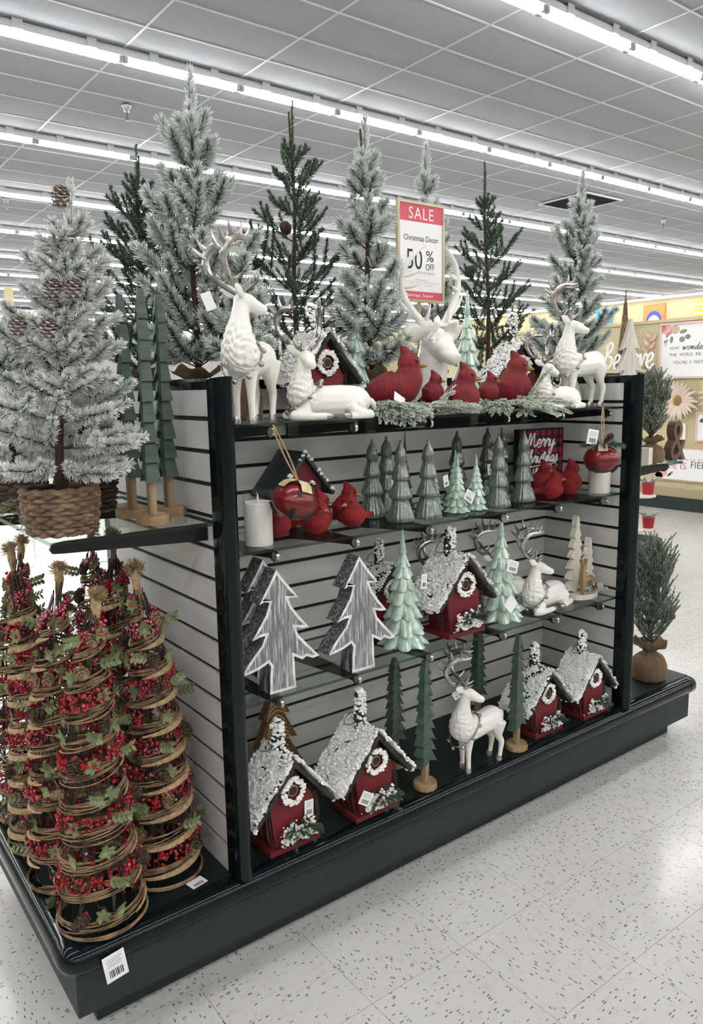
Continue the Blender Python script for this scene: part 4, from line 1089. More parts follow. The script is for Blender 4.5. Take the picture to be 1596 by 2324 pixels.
# ---- cardinals ------------------------------------------------------------------
def cardinal_meshes(kind):
    b = MB()
    def tb(pts, n=14):
        P = smooth_path(pts, 3); b.tube(P[:, :3], P[:, 3], n)
    if kind == 'round':
        b.sphere((0, 0, 0.044), 0.045, 18, 12, 0, (0.98, 1.05, 0.98)); hc = np.array((0, -0.018, 0.088)); hr = 0.0255
        tb([(0, 0, 0.06, 0.036), (0, -0.012, 0.076, 0.03), (0, -0.018, 0.09, 0.025)])
        tb([(0, 0.03, 0.045, 0.024), (0, 0.06, 0.036, 0.013), (0, 0.085, 0.033, 0.010), (0, 0.118, 0.034, 0.009)], 10)
    elif kind == 'long':
        tb([(0, 0.075, 0.036, 0.022), (0, 0.05, 0.045, 0.038), (0, 0.015, 0.055, 0.05), (0, -0.02, 0.062, 0.054), (0, -0.042, 0.085, 0.045), (0, -0.046, 0.112, 0.034), (0, -0.044, 0.128, 0.026)], 18)
        b.sphere((0, -0.01, 0.05), 0.052, 16, 10); hc = np.array((0, -0.046, 0.128)); hr = 0.033
        tb([(0, 0.06, 0.036, 0.02), (0, 0.1, 0.026, 0.013), (0, 0.125, 0.02, 0.006)], 10)
    else:
        tb([(0, 0.02, 0.02, 0.036), (0, 0.005, 0.05, 0.055), (0, -0.002, 0.075, 0.046), (0, -0.008, 0.098, 0.032), (0, -0.01, 0.11, 0.028)], 18)
        b.sphere((0, 0, 0.05), 0.055, 16, 12); hc = np.array((0, -0.013, 0.112)); hr = 0.031
        tb([(0, 0.035, 0.03, 0.02), (0, 0.06, 0.018, 0.011), (0, 0.075, 0.012, 0.005)], 10)
    b.sphere(hc, hr, 14, 10)
    tb([tuple(hc+np.array((0, 0.002, hr*0.3)))+(hr*0.8,), tuple(hc+np.array((0, hr*0.35, hr*1.05)))+(hr*0.45,), tuple(hc+np.array((0, hr*0.72, hr*1.55)))+(hr*0.12,)], 12)
    body = remesh(b, 0.0026, 6)
    V = get_co(body); V[:, 2] = np.maximum(V[:, 2], 0); set_co(body, V)
    V = get_co(body); N = get_no(body)
    f = np.sin(V[:, 1]*520+np.sin(V[:, 2]*400)*2)*np.sin(V[:, 2]*430+V[:, 0]*300)
    w = np.exp(-((np.abs(V[:, 0])-0.045)/0.012)**2)*np.exp(-((V[:, 2]-0.05)/0.03)**2)*np.exp(-((V[:, 1]-0.01)/0.035)**2)
    V = V+N*(0.0006*f+0.0035*w)[:, None]; V[:, 2] = np.maximum(V[:, 2], 0); set_co(body, V)
    body2 = body.copy(); fin(body, K['redbird'], 'bird_body'); fin(body2, K['redbird2'], 'bird_body')
    bk = MB(); o = hc+np.array((0, -hr*0.86, -hr*0.15)); bk.tube([o, o+np.array((0, -hr*0.35, -0.001)), o+np.array((0, -hr*0.75, -0.004))], [hr*0.34, hr*0.22, 0.0006], 10); 
    bm = bk.mesh('beak', K['gold'])
    ey = []
    for m in (-1, 1):
        e = MB(); e.sphere(hc+np.array((m*hr*0.74, -hr*0.58, hr*0.22)), hr*0.16, 10, 8); ey.append(e.mesh('eye', K['black']))
    mk = MB(); mk.sphere(hc+np.array((0, -hr*0.66, -hr*0.12)), hr*0.42, 12, 8, 0, (1.0, 0.8, 0.9))
    return dict(a=body, b=body2, beak=bm, eyes=ey, mask=mk.mesh('face_mask', K['mask']))
CARD = {k: cardinal_meshes(k) for k in ('round', 'long', 'upright')}
def cardinal(kind, label, loc, rz, sc=1.0, bright=False, mask=True, group='red cardinal figurines'):
    c = CARD[kind]; t = thing('cardinal', label, 'bird figurine', loc, rz, sc, group)
    obj('body', c['b' if bright else 'a'], t); obj('beak', c['beak'], t)['label'] = 'golden beak'
    for e in c['eyes']: obj('eye', e, t)
    if mask: obj('face_mask', c['mask'], t)
    return t
# ---- glazed trees -----------------------------------------------------------------
def tiered_mesh(mt, H=0.24, R=0.0430, tiers=4, flutes=17, seed=0):
    rg = np.random.default_rng(seed); prof = []
    zs = [0, 0.285, 0.515, 0.735, 1.0] if tiers == 4 else np.linspace(0, 1, tiers+1)
    rb = [1.0, 0.80, 0.62, 0.43]
    for k in range(tiers):
        z0, z1 = zs[k]*H, zs[k+1]*H; h = z1-z0; r0 = R*rb[k] if tiers == 4 else R*(1-0.8*k/tiers); last = k == tiers-1
        rt = r0*(0.57 if not last else 0.22)
        prof += [(r0*0.90, z0+0.0), (r0*0.985, z0+h*0.05), (r0, z0+h*0.12), (r0*0.95, z0+h*0.22), (r0*0.80, z0+h*0.5), (rt*1.06, z0+h*0.82), (rt, z0+h*0.97)]
    prof += [(R*0.05, H*1.0)]
    ph = rg.random(3)*6
    def fn(Rr, Z, A):
        w = np.cos(flutes*A+ph[0])*0.6+np.cos((flutes+9)*A+ph[1])*0.4
        return Rr*(1+0.04*w), Z
    b = MB(); b.lathe(prof, 88, 0, fn); return b.mesh('glazed_tree', mt, True, 60)
def mint_mesh(mt, H=0.36, R=0.076, tiers=7, lobes=8, spire=0.22, seed=0):
    rg = np.random.default_rng(seed); n = 108; b = MB(); rows = []; 
    a = np.arange(n)*2*PI/n
    zb = [0]; 
    for k in range(tiers): zb.append(zb[-1]+(1.35-0.7*k/tiers))
    zb = np.array(zb)/zb[-1]*H*(1-spire)
    R0 = []
    for k in range(tiers):
        z0, z1 = zb[k], zb[k+1]; h = z1-z0
        r0 = R*(1-0.80*(k/tiers)**0.95); r1 = max(R*0.11, R*(1-0.80*((k+1)/tiers)**0.95)*0.60)
        nl = max(5, int(round(lobes*(1-0.45*k/tiers)))); ph = k*0.9+rg.random()
        lobe = np.abs(np.cos(nl*(a+ph)/2))**0.7
        for t in (0.0, 0.06, 0.2, 0.42, 0.7, 1.0):
            amp = 0.30*(1-t)**1.0
            r = (r0*(1-t)+r1*t)*(1-amp+amp*lobe*1.35) if t > 0 else (r0*0.80)*(1-amp+amp*lobe*1.3)
            z = z0+h*1.02*t-h*0.30*lobe*(1-t)**1.5*(1 if k else 0.0)+(h*0.22*(1-lobe)*(1-t)**2 if k == 0 else 0)
            if k == 0 and t == 0: z = np.zeros(n)
            rows.append(np.stack([r*np.cos(a), r*np.sin(a), z+np.zeros(n)], 1))
    zt = zb[-1]
    for t, rr_ in ((0.1, 0.13), (0.4, 0.085), (0.75, 0.05), (0.95, 0.035), (1.0, 0.01)):
        r = R*rr_*1.3; rows.append(np.stack([r*np.cos(a), r*np.sin(a), np.full(n, zt+(H-zt)*t)], 1))
    V = np.concatenate(rows); k = len(rows); i = np.arange(k-1)[:, None]; j = np.arange(n)[None]
    Q = np.stack([i*n+j, i*n+(j+1) % n, (i+1)*n+(j+1) % n, (i+1)*n+j], -1).reshape(-1, 4)
    b.add(V, [Q, np.arange(n)[::-1], (k-1)*n+np.arange(n)]); return b.mesh('mint_tree', mt, True, 50)
# ---- wooden trees -------------------------------------------------------------------
def serrated_tree(label, loc, rz, H, trunk=0.09, W=0.036, tiers=9, group='tall green wooden trees', seed=0, baseR=0.036, slim=False):
    W = W*(0.82 if slim else 1.12); tiers = max(6, tiers-1)
    rd = random.Random(seed)
    t = thing('wooden_tree', label, 'tree decoration', loc, rz, group=group)
    n = 40; b = MB(); ph = rd.random()*6
    def fn(Rr, Z, A): return Rr*(1+0.035*np.cos(11*A+ph)+0.02*np.cos(5*A)), Z
    b.lathe([(baseR*0.97, 0), (baseR, 0.003), (baseR, 0.017), (baseR*0.97, 0.02), (0.001, 0.0202)], n, 0, fn); part('log_base', b, K['woodend'], t, sharp=40)
    b = MB(); b.box((-0.0095, -0.0085, 0.02), (0.0095, 0.0085, trunk+0.02)); part('trunk', b, K['wood'], t, False)
    z0 = trunk; h = (H-z0)/tiers
    for k in range(tiers):
        f = 1-k/tiers; w = W*((0.30+0.70*f**0.65) if not slim else (0.5+0.5*f)); w2 = w*0.30; d = 0.0175*(0.6+0.4*f); d2 = d*0.55
        zb = z0+k*h; zt = zb+h*1.18 if k < tiers-1 else H
        dr = h*0.42; V = [(-w, -d, zb-dr), (0, -d*1.12, zb+0.004), (w, -d, zb-dr), (w, d, zb-dr), (0, d*1.12, zb+0.004), (-w, d, zb-dr),
             (-w2, -d2, zt), (0, -d2*1.1, zt), (w2, -d2, zt), (w2, d2, zt), (0, d2*1.1, zt), (-w2, d2, zt)]
        b = MB(); b.add(V, [np.array([(0, 1, 7, 6), (1, 2, 8, 7), (2, 3, 9, 8), (3, 4, 10, 9), (4, 5, 11, 10), (5, 0, 6, 11), (0, 5, 4, 1), (1, 4, 3, 2), (6, 7, 10, 11), (7, 8, 9, 10)])])
        part('bough_tier', b, K['greenwood'], t, False)
    return t
def px_outline(pts, ox, oy, sc, y):
    """photo outline (pixels of a crop) -> x,z on the plane y"""
    out = []
    for u, v in pts:
        P = aty(ox+u/sc, oy+v/sc, y); out.append((P[0], P[2]))
    return np.array(out)
GT = [(955, 335), (1000, 400), (1060, 480), (1105, 542), (1070, 540), (1035, 546), (1055, 605), (1115, 690), (1172, 760), (1130, 766), (1083, 762), (1098, 815), (1160, 885), (1240, 972), (1195, 990), (1152, 975), (1125, 1000), (1090, 985), (1068, 975), (1072, 1090), (1080, 1205), (900, 1256), (905, 1130), (910, 1050), (893, 1022), (868, 1042), (832, 1068), (790, 1090), (716, 1120), (740, 1062), (790, 980), (850, 895), (876, 822), (840, 832), (785, 860), (830, 770), (880, 675), (906, 578), (870, 572), (836, 596), (880, 500), (920, 415)]
g2 = px_outline(GT, 540, 1160, 3.47, 0.035)
gc = np.array([g2[20][0]*0.5+g2[21][0]*0.5, SH3])
gloc = g2-gc; gloc[:, 1] -= min(gloc[20][1], gloc[21][1]); gloc[20][1] = gloc[21][1] = 0.0
def grey_tree(label, x, y, rz=0.0, sc=1.0):
    b = MB(); b.prism(gloc, -0.027, 0.027, 0, 2, 0.0075, 1)
    o = tag(obj('wooden_tree', b.mesh('wooden_tree', [K['whiterim'], K['greybrush'], K['sidebrush']], False), None, (x, y, SH3+0.0003), rz, sc), label, 'tree decoration', 'grey wooden trees')
    return o
# ---- script lettering (pen strokes) ---------------------------------------------------
SCR = {
 'e': (0.72, [[(0, .35), (.45, .55), (.55, .9), (.3, 1.0), (.08, .6), (.2, .1), (.5, .02), (.75, .3)]]),
 'r': (0.72, [[(0, .3), (.18, .9), (.26, 1.08), (.32, .86), (.58, .95), (.52, .45), (.58, .06), (.76, .3)]]),
 'y': (0.85, [[(0, .9), (.08, .3), (.32, .12), (.58, .9), (.56, .1), (.4, -.8), (.1, -.85), (.2, -.35), (.9, .45)]]),
 'M': (1.5, [[(0, 0), (.12, 1.3), (.25, 1.8), (.4, 1.1), (.5, .3), (.68, 1.3), (.85, 1.8), (.98, 1.0), (1.1, .12), (1.45, .35)]]),
 'C': (1.1, [[(.95, 1.45), (.7, 1.8), (.25, 1.4), (.08, .7), (.3, .05), (.75, .08), (1.1, .45)]]),
 'h': (0.9, [[(0, .3), (.3, 1.2), (.42, 1.85), (.26, 1.9), (.16, 1), (.12, 0), (.25, .7), (.48, 1), (.62, .7), (.62, .1), (.9, .3)]]),
 'i': (0.5, [[(0, .3), (.18, .95), (.17, .25), (.3, .03), (.52, .3)], [(.24, 1.35), (.26, 1.4)]]),
 's': (0.62, [[(0, .2), (.28, .8), (.36, 1.08), (.45, .6), (.48, .2), (.25, .0), (.08, .12)], [(.44, .1), (.64, .3)]]),
 't': (0.6, [[(0, .3), (.28, 1.6), (.22, .4), (.36, .03), (.62, .3)], [(-.12, 1.15), (.62, 1.28)]]),
 'm': (1.1, [[(0, .3), (.1, 1), (.13, .05), (.28, .8), (.42, .95), (.46, .05), (.62, .8), (.76, .95), (.82, .12), (1.12, .3)]]),
 'a': (0.86, [[(.55, .85), (.3, 1), (.05, .5), (.18, .05), (.45, .4), (.6, .92), (.56, .2), (.68, .02), (.88, .3)]]),
 'l': (0.5, [[(0, .3), (.34, 1.3), (.38, 1.9), (.2, 1.8), (.13, .6), (.26, .02), (.52, .3)]]),
 'Y': (1.0, [[(0, 1.6), (.08, 1), (.36, .8), (.66, 1.7), (.56, .5), (.36, -.7), (.1, -.6), (.3, -.1), (.9, .3)]]),
 "'": (0.3, [[(.1, 1.7), (.06, 1.35)]]),
 'v': (0.75, [[(0, .75), (.14, .95), (.26, .05), (.52, .8), (.56, .98), (.78, .85)]]),
 'B': (1.0, [[(.16, 0), (.2, 1.0), (.22, 1.75), (.2, 1.0)], [(0, 1.5), (.45, 1.9), (.7, 1.5), (.3, 1), (.78, .8), (.78, .3), (.4, 0), (.08, .15)]]),
 'w': (1.0, [[(0, .75), (.1, .95), (.2, .05), (.42, .8), (.52, .05), (.76, .9), (1.0, .85)]]),
 'o': (0.75, [[(.45, .95), (.15, .85), (.08, .3), (.3, .02), (.56, .35), (.5, .9), (.75, .85)]]),
 'n': (0.8, [[(0, .3), (.1, 1), (.13, .05), (.3, .8), (.46, .95), (.52, .12), (.8, .3)]]),
 'd': (0.85, [[(.5, .85), (.25, 1), (.05, .5), (.18, .05), (.42, .4), (.56, 1.9), (.52, .3), (.64, .03), (.86, .3)]]),
 'f': (0.6, [[(0, .3), (.36, 1.4), (.36, 1.9), (.2, 1.6), (.16, -.6), (.3, -.7), (.28, .1), (.6, .35)]]),
 'u': (0.85, [[(0, .9), (.08, .3), (.28, .05), (.5, .9), (.5, .2), (.62, .03), (.85, .3)]]), ' ': (0.5, [])}
def script(mb, word, x0, z0, size, r, y, mi=0, width=None, slant=0.2):
    adv = sum(SCR[c][0] for c in word); sx = size if width is None else width/adv
    x = 0.0
    for c in word:
        wd, st = SCR[c]
        for s in st:
            P = smooth_path(np.array(s), 4) if len(s) > 2 else np.array(s)
            Q = np.stack([x0+(x+P[:, 0]+slant*P[:, 1])*sx, np.full(len(P), y), z0+P[:, 1]*size], 1); mb.tube(Q, r, 6, mi)
        x += wd
    return x*sx
# ------------------------------------------------------------------ things on the fixture
GB = 'snowy red birdhouses'
# --- base deck
DK = DZ+0.0004
def bird_at(seed, label, u, v, z, rz=0.0, sc=1.0, dy=0.0, **kw):
    P = atz(u, v, z); return make_birdhouse(seed, label, (float(P[0]), float(P[1])+dy, z+0.0003), rz, sc, **kw)
h1 = bird_at(31, 'snow-roofed red birdhouse on the deck beside the near end post', 658, 1912, DK, 0.0, 0.98, 0.032, bare=0.2, chim=0.085)
price_tag(h1, (0.052, -0.0535, 0.092), (0.05, -1, 0.1), 0.03, 0.046, -0.1)
h2 = bird_at(32, 'snow-roofed red birdhouse on the deck beside the green wooden tree', 842, 1837, DK, 0.0, 0.98, 0.03, bare=0.05, chim=0.10)
price_tag(h2, (-0.052, -0.075, 0.072), (-0.35, -1, 0.1), 0.034, 0.040, -0.5)
h3 = make_birdhouse(33, 'snow-roofed red birdhouse on the deck beside the far wooden tree', (1.358, 0.078, DK+0.0003), 0.0, 0.90, bare=0.25)
h4 = make_birdhouse(34, 'snow-roofed red birdhouse on the deck against the far end panel', (1.611, 0.066, DK+0.0003), 0.0, 0.88, bare=0.1)
h5 = bird_at(35, 'red birdhouse with snowy wreath on the glass shelf between two mint trees', 1045, 1436, SH3, 0.0, 1.0, 0.035, bare=0.12, chim=0.08)
make_birdhouse(36, 'frosted birdhouse tucked behind a mint tree against the slatwall', (0.835, 0.291, SH3+0.0003), 0.0, 0.86, bare=0.35)
P = aty(733, 880, 0.215); make_birdhouse(37, 'icy birdhouse on the top shelf behind the lying deer', (P[0]-0.012, 0.232, SH1+0.0003), 0.08, 0.92, bare=0.06, chim=0.085)
P = aty(1172, 880, 0.25); make_birdhouse(38, 'red birdhouse on the top shelf behind the largest cardinals', (P[0], 0.262, SH1+0.0003), -0.25, 0.90, bare=0.33, chim=0.11)
# wooden trees on the deck
def ser(label, u, v, z, H, rz=0.0, **kw):
    P = atz(u, v, z); return serrated_tree(label, (float(P[0]), float(P[1]), z+0.0003), rz, H, **kw)
ser('green carved wooden tree on log slice between birdhouse and standing deer', 965, 1786, DK, 0.405, 0.25, seed=1, tiers=10)
serrated_tree('green carved wooden tree on the deck nearest the slatwall left of the deer', (0.80, 0.19, DK), 0.2, 0.36, seed=2, tiers=10)
ser('green carved wooden tree on log slice between standing deer and birdhouse', 1172, 1698, DK, 0.395, 0.25, seed=3, tiers=9)
serrated_tree('green carved wooden tree against the slatwall behind the far birdhouses', (1.27, 0.275, DK), 0.2, 0.36, seed=4, tiers=9)
# standing deer on deck
GDS = 'standing white deer'; GDL = 'lying white deer'
d = deer_thing('standing_deer', 'white standing deer on the base deck between two wooden trees', SD, (1.000, 0.024, DK), 0.0, 0.905, GDS)
price_tag(d, (-0.098, 0.004, 0.285), (-0.5, -1, 0.2), 0.022, 0.026, 0.5)
P = aty(556, 948, 0.075); d = deer_thing('standing_deer', 'white standing deer on the top shelf beside the near end post', SD, (P[0]+0.026, 0.085, SH1+0.0003), 0.72, 1.0, GDS)
price_tag(d, (-0.082, 0.068, 0.285), (-0.75, -0.66, 0.1), 0.026, 0.042, 0.35, False)
P = aty(1325, 915, 0.07); deer_thing('standing_deer', 'white standing deer on the top shelf beside the far end panel', SD, (P[0]+0.018, 0.105, SH1+0.0003), -0.05, 0.97, GDS)
P = aty(725, 948, 0.075); deer_thing('lying_deer', 'white lying deer on the top shelf beside the standing deer', LD2, (P[0]+0.035, 0.088, SH1+0.0003), -0.30, 0.93, GDL)
P = aty(1282, 920, 0.07); deer_thing('lying_deer', 'white lying deer on the top shelf in front of the standing deer', LD2, (P[0]-0.045, 0.072, SH1+0.0003), -0.1, 0.78, GDL)
P = atz(1262, 1385, SH3); deer_thing('lying_deer', 'white lying deer on the third shelf beside the white wooden trees', LD, (P[0]-0.01, 0.105, SH3+0.0003), 0.15, 0.94, GDL)
deer_thing('lying_deer', 'white lying deer behind the mint tree on the third shelf', LD, (1.375, 0.262, SH3+0.0003), 0.0, 0.90, GDL)
deer_thing('lying_deer', 'white lying deer behind the birdhouse against the slatwall', LD, (1.105, 0.262, SH3+0.0003), 0.0, 0.90, GDL)
# carved brown tree behind first birdhouse
bt = thing('carved_tree', 'brown carved wooden tree with pale grooves behind the near birdhouse', 'tree decoration', (0.405, 0.275, DK), 0.1)
ol = [(0, 0.345), (0.05, 0.25), (0.028, 0.255), (0.075, 0.165), (0.04, 0.175), (0.098, 0.075), (0.05, 0.085), (0.115, 0.012), (0.02, 0.02), (0.02, 0), (-0.02, 0), (-0.02, 0.02), (-0.115, 0.012), (-0.05, 0.085), (-0.098, 0.075), (-0.04, 0.175), (-0.075, 0.165), (-0.028, 0.255), (-0.05, 0.25)]
b = MB(); b.prism(ol, -0.012, 0.012); part('carved_board', b, K['brownwood'], bt, False)
b = MB()
for k in range(22):
    z = 0.03+k*0.0142; fr = z % 0.085/0.085; w = (0.018+0.085*(1-z/0.36))*(0.9-0.35*fr)
    for s in (-1, 1): b.tube(smooth_path([(0, -0.0125, z+0.012), (s*w*0.5, -0.0125, z+0.004), (s*w, -0.0125, z-0.012)], 3), 0.0013, 4)
part('carved_line', b, K['linepale'], bt, stuff=True)
# --- third shelf
grey_tree('grey whitewashed wooden tree nearest the end post, in front of its twin', float(atz(628, 1560, SH3)[0]), 0.075, 0.0)
grey_tree('grey whitewashed wooden tree half hidden behind its twin at the end post', float(atz(628, 1560, SH3)[0])+0.035, 0.20, 0.0)
grey_tree('grey whitewashed wooden tree standing alone beside the mint tree', float(gc[0]), 0.035+0.027, 0.0)
MT = mint_mesh(K['mint']); MTs = mint_mesh(K['mint'], 0.186, 0.041, 7, 7, 0.2, 3)
def mint(label, loc, rz=0, sc=1.0, me=None, tg=None):
    t = thing('ceramic_tree', label, 'tree decoration', loc, rz, sc, 'mint ceramic trees'); obj('tree_body', me or MT, t)
    for a in (tg or []): price_tag(t, *a)
    return t
P = atz(925, 1466, SH3); mint('mint glazed ceramic tree on the third shelf beside the grey tree', (P[0], P[1]+0.02, SH3+0.0003), 0.0, 1.0, None, [((0.030, -0.062, 0.205), (0.15, -1, 0.05), 0.026, 0.044, -0.15)])
P = atz(1145, 1406, SH3); mint('mint glazed ceramic tree between birdhouse and lying deer', (P[0], P[1]+0.02, SH3+0.0003), 0.0, 1.0, None, [((-0.02, -0.070, 0.195), (-0.1, -1, 0.1), 0.046, 0.04, -0.35), ((-0.045, -0.085, 0.075), (-0.1, -1, 0.1), 0.042, 0.042, 0.75, False)])
P = aty(794, 870, 0.31); mint('mint glazed ceramic tree on the top shelf beside the icy birdhouse', (P[0]+0.02, 0.30, SH1+0.0003), 0.2, (0.68, 0.68, 1.05))
P = aty(1072, 860, 0.26); mint('mint glazed ceramic tree on the top shelf beside the deer bust', (P[0], 0.285, SH1+0.0003), 0.8, (0.85, 0.85, 1.1))
# white wood tree scene
P = atz(1352, 1352, SH3)
w = thing('wooden_tree_scene', 'white wooden trees with a small brown reindeer cutout on an oval base', 'tree decoration', (1.652, 0.115, SH3+0.0003), 0.12)
b = MB(); a = np.linspace(0, 2*PI, 32)[:-1]; b.add(*[np.concatenate([np.stack([0.075*np.cos(a), 0.05*np.sin(a), np.full(31, z)], 1) for z in (0, 0.018)])], [np.stack([np.arange(31), (np.arange(31)+1) % 31, (np.arange(31)+1) % 31+31, np.arange(31)+31], 1), np.arange(31)[::-1], np.arange(31)+31]); part('oval_base', b, K['whitewood'], w, sharp=40)
def zig(H, W, n, st=0.012):
    R = [(st, 0.0)]; 
    for k in range(n):
        z = H*(0.06+0.94*k/n); wd = W*(1-k/n)**0.9+0.004; R += [(wd, z), (wd*0.97, z+H*0.022), (wd*0.42, z+H*0.94/n*0.86)]
    R.append((0, H)); return R+[(-x, z) for x, z in R[::-1][1:]]
b = MB(); b.prism([(x-0.02, z+0.018) for x, z in zig(0.285, 0.06, 7)], 0.012, 0.032); part('tall_tree_board', b, K['whitewood'], w, False)
b = MB(); b.prism([(x+0.03, z+0.018) for x, z in zig(0.2, 0.042, 6)], -0.012, 0.008); part('short_tree_board', b, K['whitewood'], w, False)
dr = [(-0.045, 0), (-0.037, 0), (-0.036, 0.05), (-0.03, 0.045), (0.012, 0.048), (0.016, 0), (0.024, 0), (0.026, 0.05), (0.024, 0.062), (0.0, 0.06), (-0.028, 0.066), (-0.034, 0.09), (-0.02, 0.096), (-0.026, 0.104), (-0.03, 0.106), (-0.02, 0.132), (-0.026, 0.132), (-0.034, 0.11), (-0.04, 0.108), (-0.052, 0.134), (-0.058, 0.132), (-0.046, 0.104), (-0.05, 0.09), (-0.052, 0.06)]
b = MB(); b.prism([(x-0.005, z+0.018) for x, z in dr], -0.034, -0.02); part('reindeer_cutout', b, K['wood'], w, False)
rg = np.random.default_rng(5); b = MB()
for k in range(6): sprig(b, curve3((0.02, -0.034, 0.028), (math.cos(k*1.05), -0.35+0.3*math.sin(k), 0.25), 0.045, (0, 0, -0.3), 5), 0.012, 1500, 0.9, 0.0022, 0.3, 1.0, rg, 0.1, 0.0012)
part('frosted_sprig', b, [K['flockw'], K['branchstem']], w, False, 0, 'frost')
put(CONE, 'pinecone', w, (0.008, -0.042, 0.034), (0.6, -0.5, 0.4), 0.55)
# --- second shelf
TT = tiered_mesh(K['greenglaze']); TD = tiered_mesh(K['darkglaze'], seed=2); GG = 'glazed tiered trees'
def tiered(label, x, y, z, sc=1.0, me=TT, rz=0.0, tg=None):
    t = thing('ceramic_tree', label, 'tree decoration', (x, y, z+0.0003), rz, sc, GG); obj('tree_body', me, t)
    for a in (tg or []): price_tag(t, *a)
    return t
for (u, v, lb, tgs) in ((846, 1172, 'dark green glazed tiered tree beside the front cardinals', []), (910, 1182, 'dark green glazed tiered tree second along from the cardinals', []), (972, 1176, 'dark green glazed tiered tree beside the two small mint trees', [((0.030, -0.046, 0.115), (0.1, -1, 0), 0.022, 0.034, 0.2)]),
                 (1130, 1150, 'dark green glazed tiered tree right after the small mint trees', []), (1187, 1137, 'dark green glazed tiered tree in front of the plaid sign', [])):
    P = atz(u, v, SH2); tiered(lb, float(P[0]), float(P[1]), SH2, 0.99, TT, 0.0 if tgs else u*0.01, tgs)
tiered('dark green glazed tiered tree hidden behind the second one', 0.845, 0.275, SH2)
tiered('charcoal green glazed tree against the slatwall behind the mint trees', 1.17, 0.29, SH2, 1.0, TD)
tiered('charcoal green glazed tree with price tag against the slatwall', 1.30, 0.27, SH2, 1.02, TD, 0, [((-0.035, -0.05, 0.105), (-0.1, -1, 0), 0.03, 0.036, 0.1)])
tiered('charcoal green glazed tree behind the front tree by the plaid sign', 1.395, 0.29, SH2, 1.0, TD)
sl = tag(obj('slim_tree', mint_mesh(K['darkglaze'], 0.25, 0.03, 6, 6, 0.3, 8), None, (0.945, 0.30, SH2+0.0003)), 'slim black spire tree among the glazed trees against the slatwall', 'tree decoration')
P = atz(1038, 1162, SH2); mint('small mint glazed tree on the second shelf with large price tag', (P[0], P[1], SH2+0.0003), 0, 0.97, MTs, [((0.008, -0.046, 0.055), (0.0, -1, 0.1), 0.04, 0.036, -0.6)])
P = atz(1078, 1156, SH2); mint('small mint glazed tree on the second shelf beside the larger tagged one', (P[0]+0.004, P[1], SH2+0.0003), 0.7, 0.95, MTs)
mint('small mint glazed tree behind its two twins', (1.085, 0.21, SH2+0.0003), 0.4, 1.0, MTs)
mint('small mint glazed tree behind the third dark green tree', (0.975, 0.205, SH2+0.0003), 1.4, 0.95, MTs)
# candles
def candle(label, loc, sc=1.0):
    t = thing('candle', label, 'candle', loc, 0, sc, 'white pillar candles')
    b = MB(); b.lathe([(0.0355, 0), (0.0365, 0.002), (0.0365, 0.109), (0.034, 0.1125), (0.012, 0.109), (0.002, 0.108)], 40); part('wax_pillar', b, K['candle'], t)
    b = MB(); b.lathe([(0.0025, 0.108), (0.0035, 0.114), (0.0032, 0.122), (0.0006, 0.134)], 10); part('flame_tip', b, K['candle'], t)
    b = MB(); b.lathe([(0.038, 0.0005), (0.0385, 0.003), (0.0385, 0.142), (0.0378, 0.1435), (0.0372, 0.142), (0.0372, 0.003)], 40, cap=False); part('glass_cylinder', b, K['clear'], t)
    return t
P = atz(584, 1238, SH2); candle('white pillar candle in clear glass beside the near end post', (P[0]+0.012, P[1]+0.01, SH2+0.0003), 0.98)
candle('white pillar candle in clear glass beside the far end panel', (1.694, 0.085, SH2+0.0003), 1.03)
